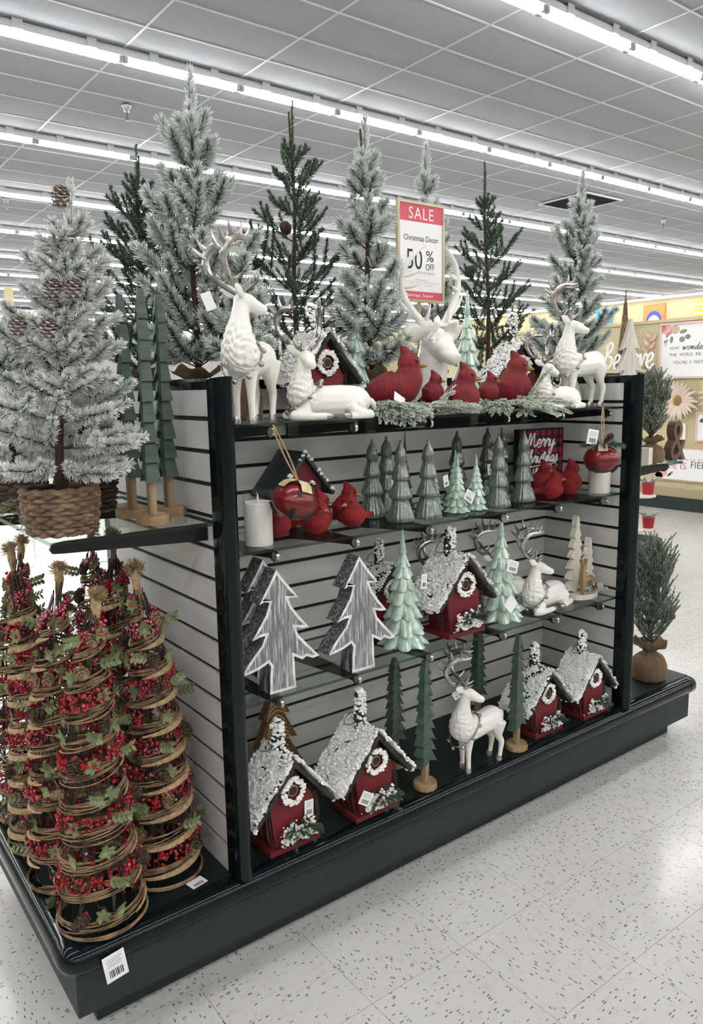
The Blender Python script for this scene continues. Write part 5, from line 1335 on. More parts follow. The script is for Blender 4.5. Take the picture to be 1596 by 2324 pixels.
# bells
def star(mb, c, r, d, mi):
    B = basis(d); P = []
    for k in range(10):
        a = PI/2+k*PI/5; q = r if k % 2 == 0 else r*0.42; P.append(np.asarray(c)+B[:, 0]*q*math.cos(a)+B[:, 1]*q*math.sin(a))
    P.append(np.asarray(c)); mb.add(P, [np.array([(k, (k+1) % 10, 10) for k in range(10)])], mi)
def bell(label, hook, c, R, rz, greens, tilt):
    c = np.array(c); hook = np.array(hook)
    t = thing('jingle_bell', label, 'bell ornament', c, 0, 1.0, 'hanging red jingle bells')
    o = MB(); prof = [(0.001, -0.80)]+[(math.cos(a)*1.0, math.sin(a)*0.80) for a in np.linspace(-PI/2+0.1, -0.04, 14)]+[(1.035, -0.02), (1.035, 0.02)]+[(math.cos(a), math.sin(a)*0.80) for a in np.linspace(0.04, PI/2-0.1, 14)]+[(0.001, 0.80)]
    o.lathe(np.array(prof)*R, 40); B = rotmat((0.3, 1, 0), tilt); o.V = [v@B.T for v in o.V]; sh = part('bell_shell', o, K['bellred'], t, sharp=40)
    for k in range(4):
        b = MB(); az = rz+k*PI/2
        for el0, el1 in ((-0.95, -0.35),):
            pts = []
            for el in np.linspace(el0, el1, 7): pts.append(np.array([math.cos(az)*math.cos(el), math.sin(az)*math.cos(el), math.sin(el)*0.80])*R*1.004)
            pts = np.array(pts)@B.T; b.tube(pts, [0.0065*R/0.058]*5+[0.005*R/0.058, 0.0075*R/0.058], 8)
        part('slot', b, K['blackmat'], sh)
    if not greens:
        b = MB()
        for k in range(3):
            az = rz+0.12+k*2*PI/3; el = 0.5; p = np.array([math.cos(az)*math.cos(el), math.sin(az)*math.cos(el), math.sin(el)*0.80])*R*1.012; star(b, p@B.T, 0.0125, nrm(p@B.T), 0)
        part('star_cutout', b, K['blackmat'], sh, False)
    top = (np.array([0, 0, 0.80*R])@B.T)
    h = hook-c
    b = MB()
    for s in (-1, 1): b.tube(smooth_path([top, top*0.6+h*0.4+np.array([s*0.006, 0, 0]), top*0.2+h*0.8+np.array([s*0.005, 0, 0]), h+np.array([0, 0, 0.004])], 4), 0.0022, 6)
    part('twine', b, K['jute'], t)
    for k in range(4):
        a = k*PI/2+0.5+rz; d = np.array([math.cos(a), math.sin(a), 0]); s = np.array([-d[1], d[0], 0]); P = []
        for q, z in ((0.0, 0.86), (0.3, 0.92), (0.62, 0.78), (0.85, 0.52)): P.append((d*q*R+np.array([0, 0, z*R])))
        b = MB(); w_ = 0.015
        V = np.array([p@B.T+sg*(s@B.T)*w_ for p in P for sg in (-1, 1)]); b.add(V, [np.array([(2*i, 2*i+1, 2*i+3, 2*i+2) for i in range(3)])]); part('ribbon_tail', b, K['cream'], t, sharp=0)
    if greens:
        rg = np.random.default_rng(9); g = MB()
        for k in range(12):
            a = k*0.55; sprig(g, curve3(top+np.array([0, 0, 0.002]), (math.cos(a), math.sin(a), 0.35), 0.062, (0, 0, -0.6), 5), 0.024, 1000, 0.6, 0.0018, 0.1, 0.7, rg, 0.1, 0.0012)
        part('pine_sprig', g, [K['pine'], K['branchstem']], t, False, 0, 'frost')
        put(CONE, 'pinecone', t, top+np.array([0.02, -0.012, 0.022]), (0.5, -0.4, 0.8), 0.75)
        for k in range(3):
            b = MB(); b.sphere(top+np.array([-0.002+0.008*k, -0.026, 0.006+0.006*(k % 2)]), 0.0055, 8, 6); part('berry', b, K['berry'], t)
    return t
hk = aty(620, 968, 0.018); c = aty(668, 1137, -0.005)
bell('red jingle bell with star cutout hanging from twine near the candle', hk, c, 0.057, -2.12, False, 0.30)
hk = aty(1369, 924, 0.018); c = aty(1366, 1042, -0.02)
r = bell('dark red jingle bell with pine sprig hanging before the far candle', hk, c, 0.060, -1.4, True, 0.0)
price_tag(r, (-0.055, 0.0, 0.078), (-0.3, -1, 0.0), 0.042, 0.05, -0.18)
# cardinals on second shelf
def c2(kind, label, u, v, rz, sc, dy=0.0):
    P = atz(u, v, SH2); return cardinal(kind, label, (P[0], P[1]+dy, SH2+0.0003), rz, sc, True, True, 'red cardinals on the second shelf')
c2('round', 'round red cardinal in front under the star-cut bell', 720, 1212, 0.25, 0.80, 0.0)
cardinal('round', 'round red cardinal behind the bell near the candle', (0.352, 0.135, SH2+0.0003), -0.4, 0.78, True, True, 'red cardinals on the second shelf')
cardinal('upright', 'red cardinal looking aside behind the two front birds', (0.512, 0.172, SH2+0.0003), 1.25, 0.70, True, True, 'red cardinals on the second shelf')
c2('round', 'round red cardinal with long tail beside the first green tree', 796, 1196, -1.3, 0.82, -0.01)
cardinal('upright', 'red cardinal with raised crest behind the long-tailed one', (0.632, 0.205, SH2+0.0003), 0.95, 0.76, True, True, 'red cardinals on the second shelf')
c2('round', 'red cardinal with tail turned out in front of the plaid sign', 1243, 1130, 0.85, 0.80, -0.02)
c2('upright', 'red cardinal with carved wing facing the far candle', 1292, 1120, 1.1, 0.80, 0.0)
cardinal('upright', 'red cardinal looking out between plaid sign and its neighbours', (1.522, 0.205, SH2+0.0003), 0.3, 0.78, True, True, 'red cardinals on the second shelf')
# plaid sign
P = aty(1232, 1100, 0.24)
ps = thing('plaid_sign', 'square buffalo plaid sign with white Merry Christmas lettering', 'sign', (1.614, 0.300, SH2+0.0003), -0.06)
b = MB(); b.box((-0.115, -0.012, 0), (0.115, 0.014, 0.225)); part('box_panel', b, K['plaid'], ps, False)
b = MB()
for lo, hi in (((-0.118, -0.0135, -0.0), (-0.1145, 0.0145, 0.228)), ((0.1145, -0.0135, 0), (0.118, 0.0145, 0.228)), ((-0.118, -0.0135, 0.2245), (0.118, 0.0145, 0.228))): b.box(lo, hi)
part('frame_edge', b, K['blackmat'], ps, False)
for word, x0, z0, sz, wd in (('Merry', -0.078, 0.158, 0.030, 0.148), ('Christmas', -0.098, 0.100, 0.026, 0.185), ("Y'all", -0.05, 0.035, 0.028, 0.09)):
    b = MB(); script(b, word, x0, z0, sz, 0.0027, -0.0128, 0, wd); part('lettering', b, K['whitepaint'], ps)
b = MB(); b.tube(smooth_path([(-0.09, -0.0128, 0.083), (-0.02, -0.0128, 0.09), (0.04, -0.0128, 0.094), (0.06, -0.0128, 0.084), (0.052, -0.0128, 0.08), (0.05, -0.0128, 0.09), (0.075, -0.0128, 0.096), (0.088, -0.0128, 0.082)], 4), 0.0018, 6); part('flourish', b, K['whitepaint'], ps)
# second plaid piece by the near post with small glass ornament look
b = MB(); b.box((-0.06, -0.01, 0), (0.06, 0.012, 0.165)); tag(obj('plaid_board', b.mesh('plaid_board', K['plaid'], False), None, (0.265, 0.33, SH2+0.0003), 0.0), 'narrow buffalo plaid board against the slatwall behind the near candle', 'sign')
# snowy barn
bn = thing('snowy_barn', 'small dark-roofed barn figurine with snowy garland behind the bell', 'house figurine', (0.50, 0.282, SH2+0.0003), 0.0)
b = MB(); b.prism([(-0.062, 0), (0.062, 0), (0.062, 0.12), (0, 0.2), (-0.062, 0.12)], -0.05, 0.06); part('barn_wall', b, K['redpaint'], bn, False)
for s in (-1, 1):
    b = MB(); b.prism([(0, 0.2), (s*0.094, 0.085), (s*0.1, 0.093), (0, 0.216)], -0.068, 0.075); part('roof_board', b, K['gunmetal'], bn, False)
rd = random.Random(4); b = MB(); lumps(b, [(s*0.098*q, -0.068+0.006*rd.random(), 0.216-0.122*q) for s in (-1, 1) for q in np.linspace(0, 1, 12) if rd.random() < 0.7], 0.0075, rd); part('snow', b, K['snow'], bn, stuff=True)
rg = np.random.default_rng(3); b = MB(); a = np.linspace(0, PI, 9); sprig(b, np.stack([0.05*np.cos(a), np.full(9, -0.056), 0.085+0.035*np.sin(a)], 1), 0.012, 2600, 1.0, 0.002, 0.1, 0.3, rg, 0.0); part('garland', b, [K['pine'], K['branchstem']], bn, False, 0, 'frost')
b = MB(); lumps(b, [(-0.02, -0.066, 0.128), (-0.012, -0.066, 0.122), (0.02, -0.066, 0.128), (0.028, -0.066, 0.122)], 0.009, rd); part('snow', b, K['snow'], bn, stuff=True)
b = MB(); b.box((-0.025, -0.0515, 0.0), (0.025, -0.05, 0.07)); part('barn_door', b, K['wood'], bn, False)
fl_ = thing('rustic_flower', 'brown rustic ornament with a cream flower behind the green trees', 'ornament', (1.447, 0.222, SH2+0.0003), 0, 0.7)
b = MB(); b.lathe([(0.03, 0), (0.034, 0.02), (0.026, 0.09), (0.012, 0.15), (0.008, 0.17)], 14); part('bark_vase', b, K['bark'], fl_)
for k in range(6):
    b = MB(); leaf_mb(b, (-0.012, -0.024, 0.15), (math.cos(k*1.05), -0.3, math.sin(k*1.05)), (0, -1, 0), 0.024, 0.016); part('petal', b, K['cream'], fl_, False)
# --- top shelf: cardinals in frosted wreaths
def wreath(label, loc, rx, ry, seed, n=24):
    rg = np.random.default_rng(seed); rd = random.Random(seed)
    t = thing('evergreen_wreath', label, 'wreath', loc, 0, group='frosted wreaths on the top shelf')
    a = np.linspace(0, 2*PI, 40)[:-1]; b = MB()
    for k in range(9):
        ph = rd.random()*6; r = 0.82+0.12*rd.random()
        b.tube(np.stack([rx*r*np.cos(a), ry*r*np.sin(a), 0.010+0.005*np.sin(3*a+ph)+0.008*rd.random()], 1), 0.0018, 5, closed=True)
    part('twig_ring', b, K['twig'], t)
    for k in range(n):
        az = -PI*1.12+k*PI*1.24/n+0.1*rd.random(); p = np.array([rx*0.85*math.cos(az), ry*0.85*math.sin(az), 0.018+0.012*rd.random()])
        tg = np.array([-math.sin(az)*(1 if rd.random() < 0.65 else -1), math.cos(az), 0]); out = np.array([math.cos(az), math.sin(az), 0])
        d = nrm(tg*(0.8)+out*(0.5+0.5*rd.random())+np.array([0, -0.2, 0.45*rd.random()])); g = MB()
        path = curve3(p, d, 0.10+0.06*rd.random(), (0, 0, -0.55 if d[1] < 0 else -0.1), 6)
        path[:, 2] = np.where(path[:, 1]+loc[1] > 0.02, np.maximum(path[:, 2], 0.008), path[:, 2])
        sprig(g, path, 0.014, 1200, 0.65, 0.0028, 0.35, 1.0, rg, 0.0, 0.0013)
        for q in range(7):
            i0 = rd.randrange(0, 5); dd = nrm(path[i0+1]-path[i0]); sv = nrm(np.cross(dd, (0, 0, 1)))*(1 if q % 2 else -1)
            p2 = curve3(path[i0], dd+sv*0.7+np.array([0, 0, 0.3*rd.random()]), 0.042, (0, 0, -0.1), 4)
            p2[:, 2] = np.where(p2[:, 1]+loc[1] > 0.02, np.maximum(p2[:, 2], 0.006), p2[:, 2])
            sprig(g, p2, 0.011, 1300, 0.65, 0.0028, 0.35, 1.0, rg, 0.0, 0.0009, tipn=5)
        part('frosted_sprig', g, [K['sprigf'], K['branchstem']], t, False, 0, 'frost')
    for k in range(4):
        az = -PI*0.9+k*0.8; b = MB()
        b.sphere((rx*0.95*math.cos(az), ry*0.95*math.sin(az), 0.03), 0.006, 8, 6); part('berry', b, K['berry'], t)
    return t
P = aty(925, 925, 0.10); wreath('frosted evergreen wreath under the large round cardinal and the upright one', (P[0], 0.105, SH1+0.0003), 0.120, 0.062, 41, 30)
P = aty(1175, 915, 0.10); wreath('frosted evergreen wreath under the cardinal beside the lying deer', (P[0]-0.05, 0.10, SH1+0.0003), 0.085, 0.055, 42, 28)
GC = 'red cardinals on the top shelf'
def c1(kind, label, u, v, y, z, rz, sc): 
    P = aty(u, v, y); return cardinal(kind, label, (P[0], y, SH1+z), rz, sc, False, True, GC)
q = c1('long', 'large hunched red cardinal with price tag beside the deer bust', 892, 880, 0.118, 0.018, 0.95, 1.0)
price_tag(q, (-0.075, -0.012, 0.03), (-0.7, -0.8, 0.3), 0.046, 0.026, -0.5, False)
c1('upright', 'small red cardinal nestled behind the front cardinal', 983, 885, 0.11, 0.03, 0.95, 0.62)
c1('upright', 'plump red cardinal in front at the shelf edge with raised crest', 1050, 935, 0.066, 0.001, 0.75, 0.94)
c1('upright', 'small red cardinal peeking beside the largest upright cardinal', 1110, 885, 0.10, 0.03, 0.9, 0.60)
c1('upright', 'large upright red cardinal in front of the red birdhouse', 1165, 885, 0.118, 0.018, 0.75, 1.08)
# --- deer bust
def bust():
    b = MB(); n = nrm((-0.12, -0.94, -0.28)); K_ = 2.05
    def tb(pts, m=20):
        P = smooth_path(pts, 3); b.tube(P[:, :3], P[:, 3], m)
    tb([(0, 0.01, 0.0, 0.062), (0, 0.01, 0.03, 0.060), (0, 0.008, 0.08, 0.054), (0, 0.0, 0.13, 0.05), (0, -0.006, 0.17, 0.048), (0, -0.01, 0.2, 0.044)])
    hc = np.array((0, -0.018, 0.213)); s = nrm(np.cross(n, (0, 0, 1))); up = np.cross(s, n)
    b.sphere(hc, 0.047, 20, 14)
    P = np.array([hc+n*d+up*u for d, u in ((0, 0), (0.03, -0.002), (0.06, -0.012), (0.088, -0.02), (0.108, -0.024), (0.118, -0.025))])
    b.tube(P, [0.046, 0.043, 0.033, 0.026, 0.022, 0.014], 16)
    for m in (-1, 1):
        e0 = hc-n*0.012+s*m*0.038+up*0.02; e1 = e0+s*m*0.075-n*0.02+up*0.012
        b.tube(np.array([e0, e0*0.6+e1*0.4, e0*0.25+e1*0.75, e1]), np.array([(0.012, 0.013), (0.009, 0.031), (0.007, 0.024), (0.003, 0.004)]), 12)
        b.sphere(hc+n*0.034+s*m*0.034+up*0.008, 0.0105, 10, 8); b.sphere(hc+n*0.03+s*m*0.034+up*0.019, 0.011, 8, 6, 0, (1.3, 1, 0.5))
        b.sphere(P[4]+s*m*0.013+up*0.008, 0.007, 8, 6)
    body = remesh(b, 0.0034, 5); V = get_co(body); V[:, 2] = np.maximum(V[:, 2], 0); set_co(body, V)
    V = get_co(body); N = get_no(body); f = np.sin(V[:, 0]*90+np.sin(V[:, 2]*70)*2)*np.sin(V[:, 2]*110+V[:, 1]*60); V = V+N*(0.0012*f)[:, None]; V[:, 2] = np.maximum(V[:, 2], 0); set_co(body, V); fin(body, K['deer'], 'bust')
    P0 = aty(980, 880, 0.255)
    t = thing('deer_bust', 'white ceramic deer bust with leafy crown before the sale sign', 'deer bust', (P0[0], 0.255, SH1+0.0003), 0.0, 1.02)
    obj('head_and_neck', body, t)
    for m in (-1, 1):
        a = MB(); o = hc+up*0.04+s*m*0.026-n*0.012
        # image-plane directions at this spot: sideways s, up z, backwards -n
        def pt(x, bk, h): return o+s*m*x*1.16-n*bk+np.array([0, 0, h*1.14])
        main = smooth_path([np.r_[pt(0, 0, 0), 0.014], np.r_[pt(0.03, 0.02, 0.03), 0.0125], np.r_[pt(0.062, 0.03, 0.075), 0.011], np.r_[pt(0.07, 0.03, 0.125), 0.010], np.r_[pt(0.055, 0.02, 0.168), 0.0085], np.r_[pt(0.028, 0.01, 0.2), 0.006], np.r_[pt(0.008, 0.0, 0.216), 0.002]], 4)
        a.tube(main[:, :3], main[:, 3], 10)
        for x, bk, h, dx, db, dh, r in ((0.068, 0.03, 0.10, -0.036, -0.03, 0.016, 0.008), (0.068, 0.03, 0.13, -0.045, -0.02, 0.02, 0.0075), (0.05, 0.026, 0.05, 0.035, 0.02, 0.075, 0.009), (0.035, 0.022, 0.03, 0.06, 0.02, 0.06, 0.009), (0.012, 0.006, 0.01, -0.004, -0.03, 0.06, 0.008)):
            Q = smooth_path([np.r_[pt(x, bk, h), r], np.r_[pt(x+dx*0.6, bk+db*0.6, h+dh*0.45), r*0.75], np.r_[pt(x+dx, bk+db, h+dh), r*0.2]], 3); a.tube(Q[:, :3], Q[:, 3], 8)
        part('antler', a, K['deer'], t)
    rd = random.Random(3)
    for k in range(15):
        a = k*0.9; c = hc+up*(0.036+0.008*rd.random())+s*(0.042*math.cos(a)*rd.random()**0.4)+n*(0.012+0.02*math.sin(a))
        x = MB(); leaf_mb(x, c, s*math.cos(a)+n*0.5*math.sin(a)+up*0.6, n, 0.046, 0.032, 0, -0.2); part('crown_leaf', x, K['deer'], t, sharp=0)
    return t
bust()
# --- sale sign
P = aty(946, 600, 0.35)
s = thing('sale_sign', 'upright sale sign in a champagne frame on a slim stand', 'sign', (1.052, 0.34, SH1+0.0003), 0.0)
Wf, z0, z1 = 0.102, 0.352, 0.664
b = MB()
for lo, hi in (((-Wf, -0.006, z0), (-Wf+0.009, 0.006, z1)), ((Wf-0.009, -0.006, z0), (Wf, 0.006, z1)), ((-Wf+0.009, -0.006, z0), (Wf-0.009, 0.006, z0+0.009)), ((-Wf+0.009, -0.006, z1-0.009), (Wf-0.009, 0.006, z1))): b.box(lo, hi)
part('frame', b, K['frame_gold'], s, False)
b = MB(); b.box((-Wf+0.009, -0.0025, z0+0.009), (Wf-0.009, 0.002, z1-0.009)); part('paper_insert', b, K['paper'], s, False)
yy = -0.0029
b = MB(); b.box((-Wf+0.009, yy, z1-0.062), (Wf-0.009, -0.0026, z1-0.009)); part('print_band', b, K['saleRed'], s, False)
b = MB(); b.box((-Wf+0.009, yy, z0+0.009), (Wf-0.009, -0.0026, z0+0.034)); part('print_band', b, K['saleRed'], s, False)
def sgn(word, x, z, w_, h_, mt, sp=1.0):
    b = MB(); mesh_into(b, text_mesh(word, w_, h_, 0, space=sp), TXT(x, yy-0.0004, z)); part('lettering', b, K[mt], s, False)
sgn('SALE', 0, z1-0.036, 0.106, 0.036, 'whitepaint', 1.15); sgn('Christmas Decor', 0, z1-0.112, 0.150, 0.017, 'ink')
sgn('50', -0.03, z1-0.178, 0.068, 0.062, 'ink'); sgn('%', 0.037, z1-0.165, 0.034, 0.034, 'ink'); sgn('OFF', 0.038, z1-0.199, 0.038, 0.02, 'ink')
sgn('OUR EVERYDAY PRICES', 0, z1-0.219, 0.118, 0.007, 'inkgrey', 1.1)
sgn('Includes Fabric', 0, z1-0.241, 0.05, 0.0045, 'inkgrey'); sgn('Does not include Needle Art, Candy, Food, Light Sets,', 0, z1-0.249, 0.165, 0.0048, 'inkgrey'); sgn('Light Accessories or Trim-It Tape', 0, z1-0.257, 0.105, 0.0048, 'inkgrey')
sgn('Savings, Super', -0.005, z0+0.021, 0.12, 0.013, 'whitepaint')
b = MB(); b.tube([(0, 0.008, 0.01), (0, 0.008, z0+0.12)], 0.006, 10); part('stand_pole', b, K['frame_gold'], s)
b = MB(); b.box((-0.07, -0.0, 0), (0.07, 0.016, 0.010)); part('stand_foot', b, K['frame_gold'], s, False)
# small sage tree with round base
P = aty(1392, 885, 0.30); tg_ = thing('ceramic_tree', 'sage green fluted tree on a round foot under the standing deer', 'tree decoration', (1.683, 0.225, SH1+0.0003)); obj('tree_body', tiered_mesh(K['sage'], 0.235, 0.05, 3, 16, 5), tg_, (0, 0, 0.03)); b = MB(); b.lathe([(0.02, 0), (0.022, 0.004), (0.016, 0.03), (0.014, 0.034)], 20); part('round_foot', b, K['sage'], tg_)
# --- green wooden trees on the end shelf
for (u, v, lb, sd) in ((348, 1187, 'tall green wooden tree on log slice nearest the aisle on the end shelf', 5), (302, 1172, 'tall green wooden tree on log slice beside the dark wicker basket', 6), (408, 1166, 'tall green wooden tree on log slice closest to the slatwall end panel', 7)):
    P = atz(u, v, ES); serrated_tree(lb, (float(P[0]) if sd != 7 else min(float(P[0]), 0.066), float(P[1]), ES+0.0003), -PI/2+(-0.12, 0.1, 0.06)[sd-5], 0.524, trunk=0.115, tiers=10, seed=sd, W=0.032, baseR=0.040, slim=True)
serrated_tree('green wooden tree among the flocked trees at the back of the end shelf', (-0.05, 0.565, ES+0.0003), -PI/2, 0.50, trunk=0.115, tiers=9, seed=8, W=0.034)
# pinecones clipped into the basket tree
for u, v, yy in ((137, 447, 0.0), (118, 655, -0.06), (165, 655, -0.08), (110, 745, -0.10), (40, 740, 0.0)):
    P = aty(u, v, yy); put(CONEW, 'pinecone', bpy.data.objects['flocked_tree.005'], np.array(P)-np.array(bpy.data.objects['flocked_tree.005'].location), nrm((CAM-P)*np.array([1, 1, 0.3])+np.array([0, 0, 0.3]))*0.25+np.array([0.2, -0.1, 0.9]), 0.68)
# ------------------------------------------------------------------ vine and berry cone trees on the near end deck
def vine_meshes(seed):
    rg = np.random.default_rng(seed); rd = random.Random(seed)
    H = 0.80; turns = 9.6
    kz = np.array([0, 0.2, 0.42, 0.56, 0.64, 0.72, 0.80]); kr = np.array([0.102, 0.083, 0.064, 0.047, 0.032, 0.015, 0.005])
    kx = np.array([0, 0, 0.0, -0.006, -0.016, -0.034, -0.046])
    def rad(z): return np.interp(z, kz, kr)
    def ax(z): return np.interp(z, kz, kx)
    def hel(t, dz=0.0, dr=0.0, ph=0.0):
        z = 0.010+0.665*t+dz; a = 2*PI*turns*t+ph; r = rad(z)+dr
        return np.stack([ax(z)+r*np.cos(a), r*np.sin(a), z], -1)
    out = dict(vine=[], wire=[], jute=[], sprig=[], cone=[])
    N = int(turns*22); t = np.linspace(0, 1, N)
    for k in range(7):
        f = np.cumsum(rg.normal(size=N))*0.0006; f -= np.linspace(f[0], f[-1], N); p1, p2 = rd.random()*6, rd.random()*6
        P = hel(t, 0.009*np.sin(t*37+p1)+f+0.004*(k-3)/3, 0.004*np.sin(t*53+p2)+0.002*(rd.random()-0.5), 0.25*(rd.random()-0.5))
        ex = np.array([[ax(0.74)+0.006*math.cos(k), 0.006*math.sin(k), 0.735], [ax(0.78)+0.004*math.cos(k), 0.004*math.sin(k), 0.785]]); P = np.concatenate([P, ex])
        b = MB(); b.tube(P, 0.0015+0.0009*rd.random(), 5); out['vine'].append(b.mesh('vine', K['vine']))
    for k in range(2):
        a = np.linspace(0, 2*PI, 40)[:-1]; b = MB()
        for q in range(4):
            b.tube(np.stack([(0.104+0.003*rd.random())*np.cos(a), (0.104+0.003*rd.random())*np.sin(a), 0.004+0.006*rd.random()+0.003*np.sin(2*a+q)], 1), 0.0022, 5, closed=True)
        out['vine'].append(b.mesh('vine', K['vine']))
    for s0 in np.arange(0.05, 0.98, 0.105):
        tt = np.linspace(s0, s0+0.055, 22); P = hel(tt, -0.013, 0.004); w = np.sin(np.linspace(0.15, PI-0.15, 22))
        b = MB(); b.tube(P, np.stack([0.004*w+0.001, 0.0075*w+0.001], 1), 7); out['jute'].append(b.mesh('jute_wrap', K['jute']))
    for k in range(9):
        a = 2*PI*k/9; zz = np.linspace(0.003, 0.72, 12); r = rad(zz)*0.93; b = MB()
        b.tube(np.stack([ax(zz)+r*math.cos(a), r*np.sin(a), zz], 1), 0.0013, 4); out['wire'].append(b.mesh('frame_wire', K['blackmetal']))
    b = MB(); b2 = MB(); nb = 0
    for i in range(1900):
        q = rd.random(); turn = q*turns
        if 0.10 < (turn*0.5+0.17*seed) % 1.0 < 0.55 and rd.random() < 0.95: continue
        P = hel(np.array([q]), 0.016+0.036*rd.random(), 0.0+0.012*rd.random())[0]
        (b if rd.random() < 0.72 else b2).sphere(P, 0.0036+0.0018*rd.random(), 6, 4)
    out['berry'] = b.mesh('berries', K['berry']); out['berryf'] = b2.mesh('frosted_berries', K['berryf'])
    for i in range(46):
        q = (i+rd.random()*0.7)/46; turn = q*turns
        P = hel(np.array([q]), 0.018+0.022*rd.random(), 0.003)[0]; o = nrm(P*np.array([1, 1, 0])); tg = np.array([-o[1], o[0], 0])
        b = MB(); d = nrm(tg*(1 if rd.random() < 0.5 else -1)+o*(0.35+0.5*rd.random())+np.array([0, 0, 0.5*rd.random()-0.15]))
        path = curve3(P, d, 0.038+0.014*rd.random(), (0, 0, 0.2), 5); b.tube(path, 0.0009, 4, 0)
        if i % 2:
            cc = P+o*0.006
            for j in range(7):
                aa = j*0.9+rd.random(); leaf_mb(b, cc, tg*math.cos(aa)+np.array([0, 0, math.sin(aa)])+o*0.35, o, 0.019+0.005*rd.random(), 0.0125, 0, 0.1)
        for j in (range(1, 5) if i % 2 == 0 else ()):
            for s in (-1, 1):
                c = path[min(4, j)]; sd = nrm(np.cross(d, o))*s
                leaf_mb(b, c, d*0.7+sd*0.9+o*0.25, o, 0.017+0.005*rd.random(), 0.0112, 0, 0.12)
        out['sprig'].append(b.mesh('leaf_sprig', K['leaf'], False))
    for i in range(17):
        q = (i+0.3+rd.random()*0.5)/17; P = hel(np.array([q]), 0.022+0.016*rd.random(), 0.010)[0]; o = nrm(P*np.array([1, 1, 0])+1e-6)
        out['cone'].append((P, nrm(o*0.7+np.array([rd.random()-0.5, rd.random()-0.5, -0.6*rd.random()])), 0.7+0.35*rd.random(), rd.random() < 0.35))
    b = MB(); top = np.array([ax(0.78), 0, 0.775])
    V = []
    for i in range(260):
        d = nrm(rg.normal(size=3)*np.array([0.8, 0.8, 0.6])+np.array([-0.45, 0, 0.7])); s = nrm(np.cross(d, rg.normal(size=3)))*0.0011; L = 0.028+0.016*rd.random()
        L *= 0.75; V += [top-s, top+s, top+d*L+s*0.6, top+d*L-s*0.6]
    b.add(np.array(V), np.arange(len(V)).reshape(-1, 4)); b.lathe([(0.006, 0.73), (0.012, 0.755), (0.010, 0.785), (0.004, 0.80)], 8, c=(ax(0.78), 0, 0)); out['tuft'] = b.mesh('jute_tuft', K['jute'], False)
    b = MB()
    for i in range(70):
        z0 = 0.66*rd.random()**1.2; a0 = rd.random()*6.28; da = 1.6*(rd.random()-0.5)
        pts = []
        for q in np.linspace(0, 1, 5):
            z = z0+0.10*q*(0.3+rd.random()); r = rad(z)*(0.55+0.32*rd.random()); pts.append((ax(z)+r*math.cos(a0+da*q), r*math.sin(a0+da*q), z))
        b.tube(pts, 0.0022, 4)
    out['inner'] = b.mesh('inner_twigs', K['twig'])
    return out
VM = [vine_meshes(1), vine_meshes(2)]
def vine_tree(k, label, x, y, rz, sc):
    m_ = VM[k]; t = thing('vine_cone_tree', label, 'tree decoration', (x, y, DK), rz, sc, 'vine and berry cone trees')
    for me in m_['vine']: obj('vine', me, t)
    for me in m_['wire']: obj('frame_wire', me, t)
    for me in m_['jute']: obj('jute_wrap', me, t)
    o = obj('berries', m_['berry'], t); o['kind'] = 'stuff'; o = obj('frosted_berries', m_['berryf'], t); o['kind'] = 'stuff'
    for me in m_['sprig']: obj('leaf_sprig', me, t)
    for P, d, s, pale in m_['cone']: put(CONEL if pale else CONE, 'pinecone', t, P, d, s)
    obj('jute_tuft', m_['tuft'], t)
    o = obj('inner_twigs', m_['inner'], t); o['kind'] = 'stuff'
    return t
v1 = vine_tree(0, 'vine and berry cone tree at the deck corner with a hanging price tag', -0.196, 0.075, 2.2, (0.96, 0.96, 0.985))
price_tag(v1, (0, 0, 0), (0, -1, 0), 0.05, 0.066)
pt = [c for c in v1.children if c.name.startswith('price_tag')][0]
Pw = aty(262, 2192, -0.046); pt.parent = None
for me in (pt.data,):
    V = get_co(me); R3 = rotz(-2.2)
    W = V@rotmat((0, 1, 0), -0.14).T+Pw-np.array([-0.196, 0.075, DK]); V = W@R3.T; V /= np.array([0.96, 0.96, 0.985]); set_co(me, V)
pt.parent = v1
sb_ = MB(); h0 = aty(250, 2135, -0.005)
for u_ in (246, 268):
    sb_.tube(smooth_path([h0, aty(u_, 2152, -0.042), aty(u_+4, 2163, -0.046), aty(262, 2167, -0.046)], 3), 0.0006, 4)
sb_.V = [((v-np.array([-0.196, 0.075, DK]))@rotz(-2.2).T)/np.array([0.96, 0.96, 0.985]) for v in sb_.V]
part('tag_string', sb_, K['clear'], v1)
v2 = vine_tree(1, 'vine and berry cone tree beside the slatwall end panel', -0.016, 0.145, 0.6, (0.93, 0.93, 1.02))
Pd = atz(447, 2003, DK+0.001); b = MB(); b.box((-0.022, -0.016, 0), (0.022, 0.016, 0.0008)); 
for i in range(8): b.box((-0.014+i*0.0035, -0.012, 0.0008), (-0.0125+i*0.0035+0.0008*(i % 2), -0.002, 0.0010), 1)
b.V = [(((v@rotz(0.2).T)+np.array([Pd[0], Pd[1], DK+0.001])-np.array([-0.016, 0.145, DK]))@rotz(-0.6).T)/np.array([0.93, 0.93, 1.02]) for v in b.V]
part('price_tag', b, [K['paper'], K['ink']], v2, False)
vine_tree(1, 'vine and berry cone tree right behind the deck corner one', -0.208, 0.283, 3.6, (0.93, 0.93, 1.0))
vine_tree(0, 'vine and berry cone tree behind the one at the end panel', -0.016, 0.35, 4.4, (0.91, 0.91, 1.06))
vine_tree(0, 'vine and berry cone tree in the middle row of the end deck', -0.21, 0.478, 5.2, (0.90, 0.90, 1.03))
vine_tree(1, 'vine and berry cone tree in the far row of the end deck by the panel', -0.016, 0.55, 1.5, (0.90, 0.90, 1.06))
vine_tree(1, 'vine and berry cone tree at the far corner of the end deck', -0.205, 0.664, 2.9, (0.86, 0.86, 1.02))
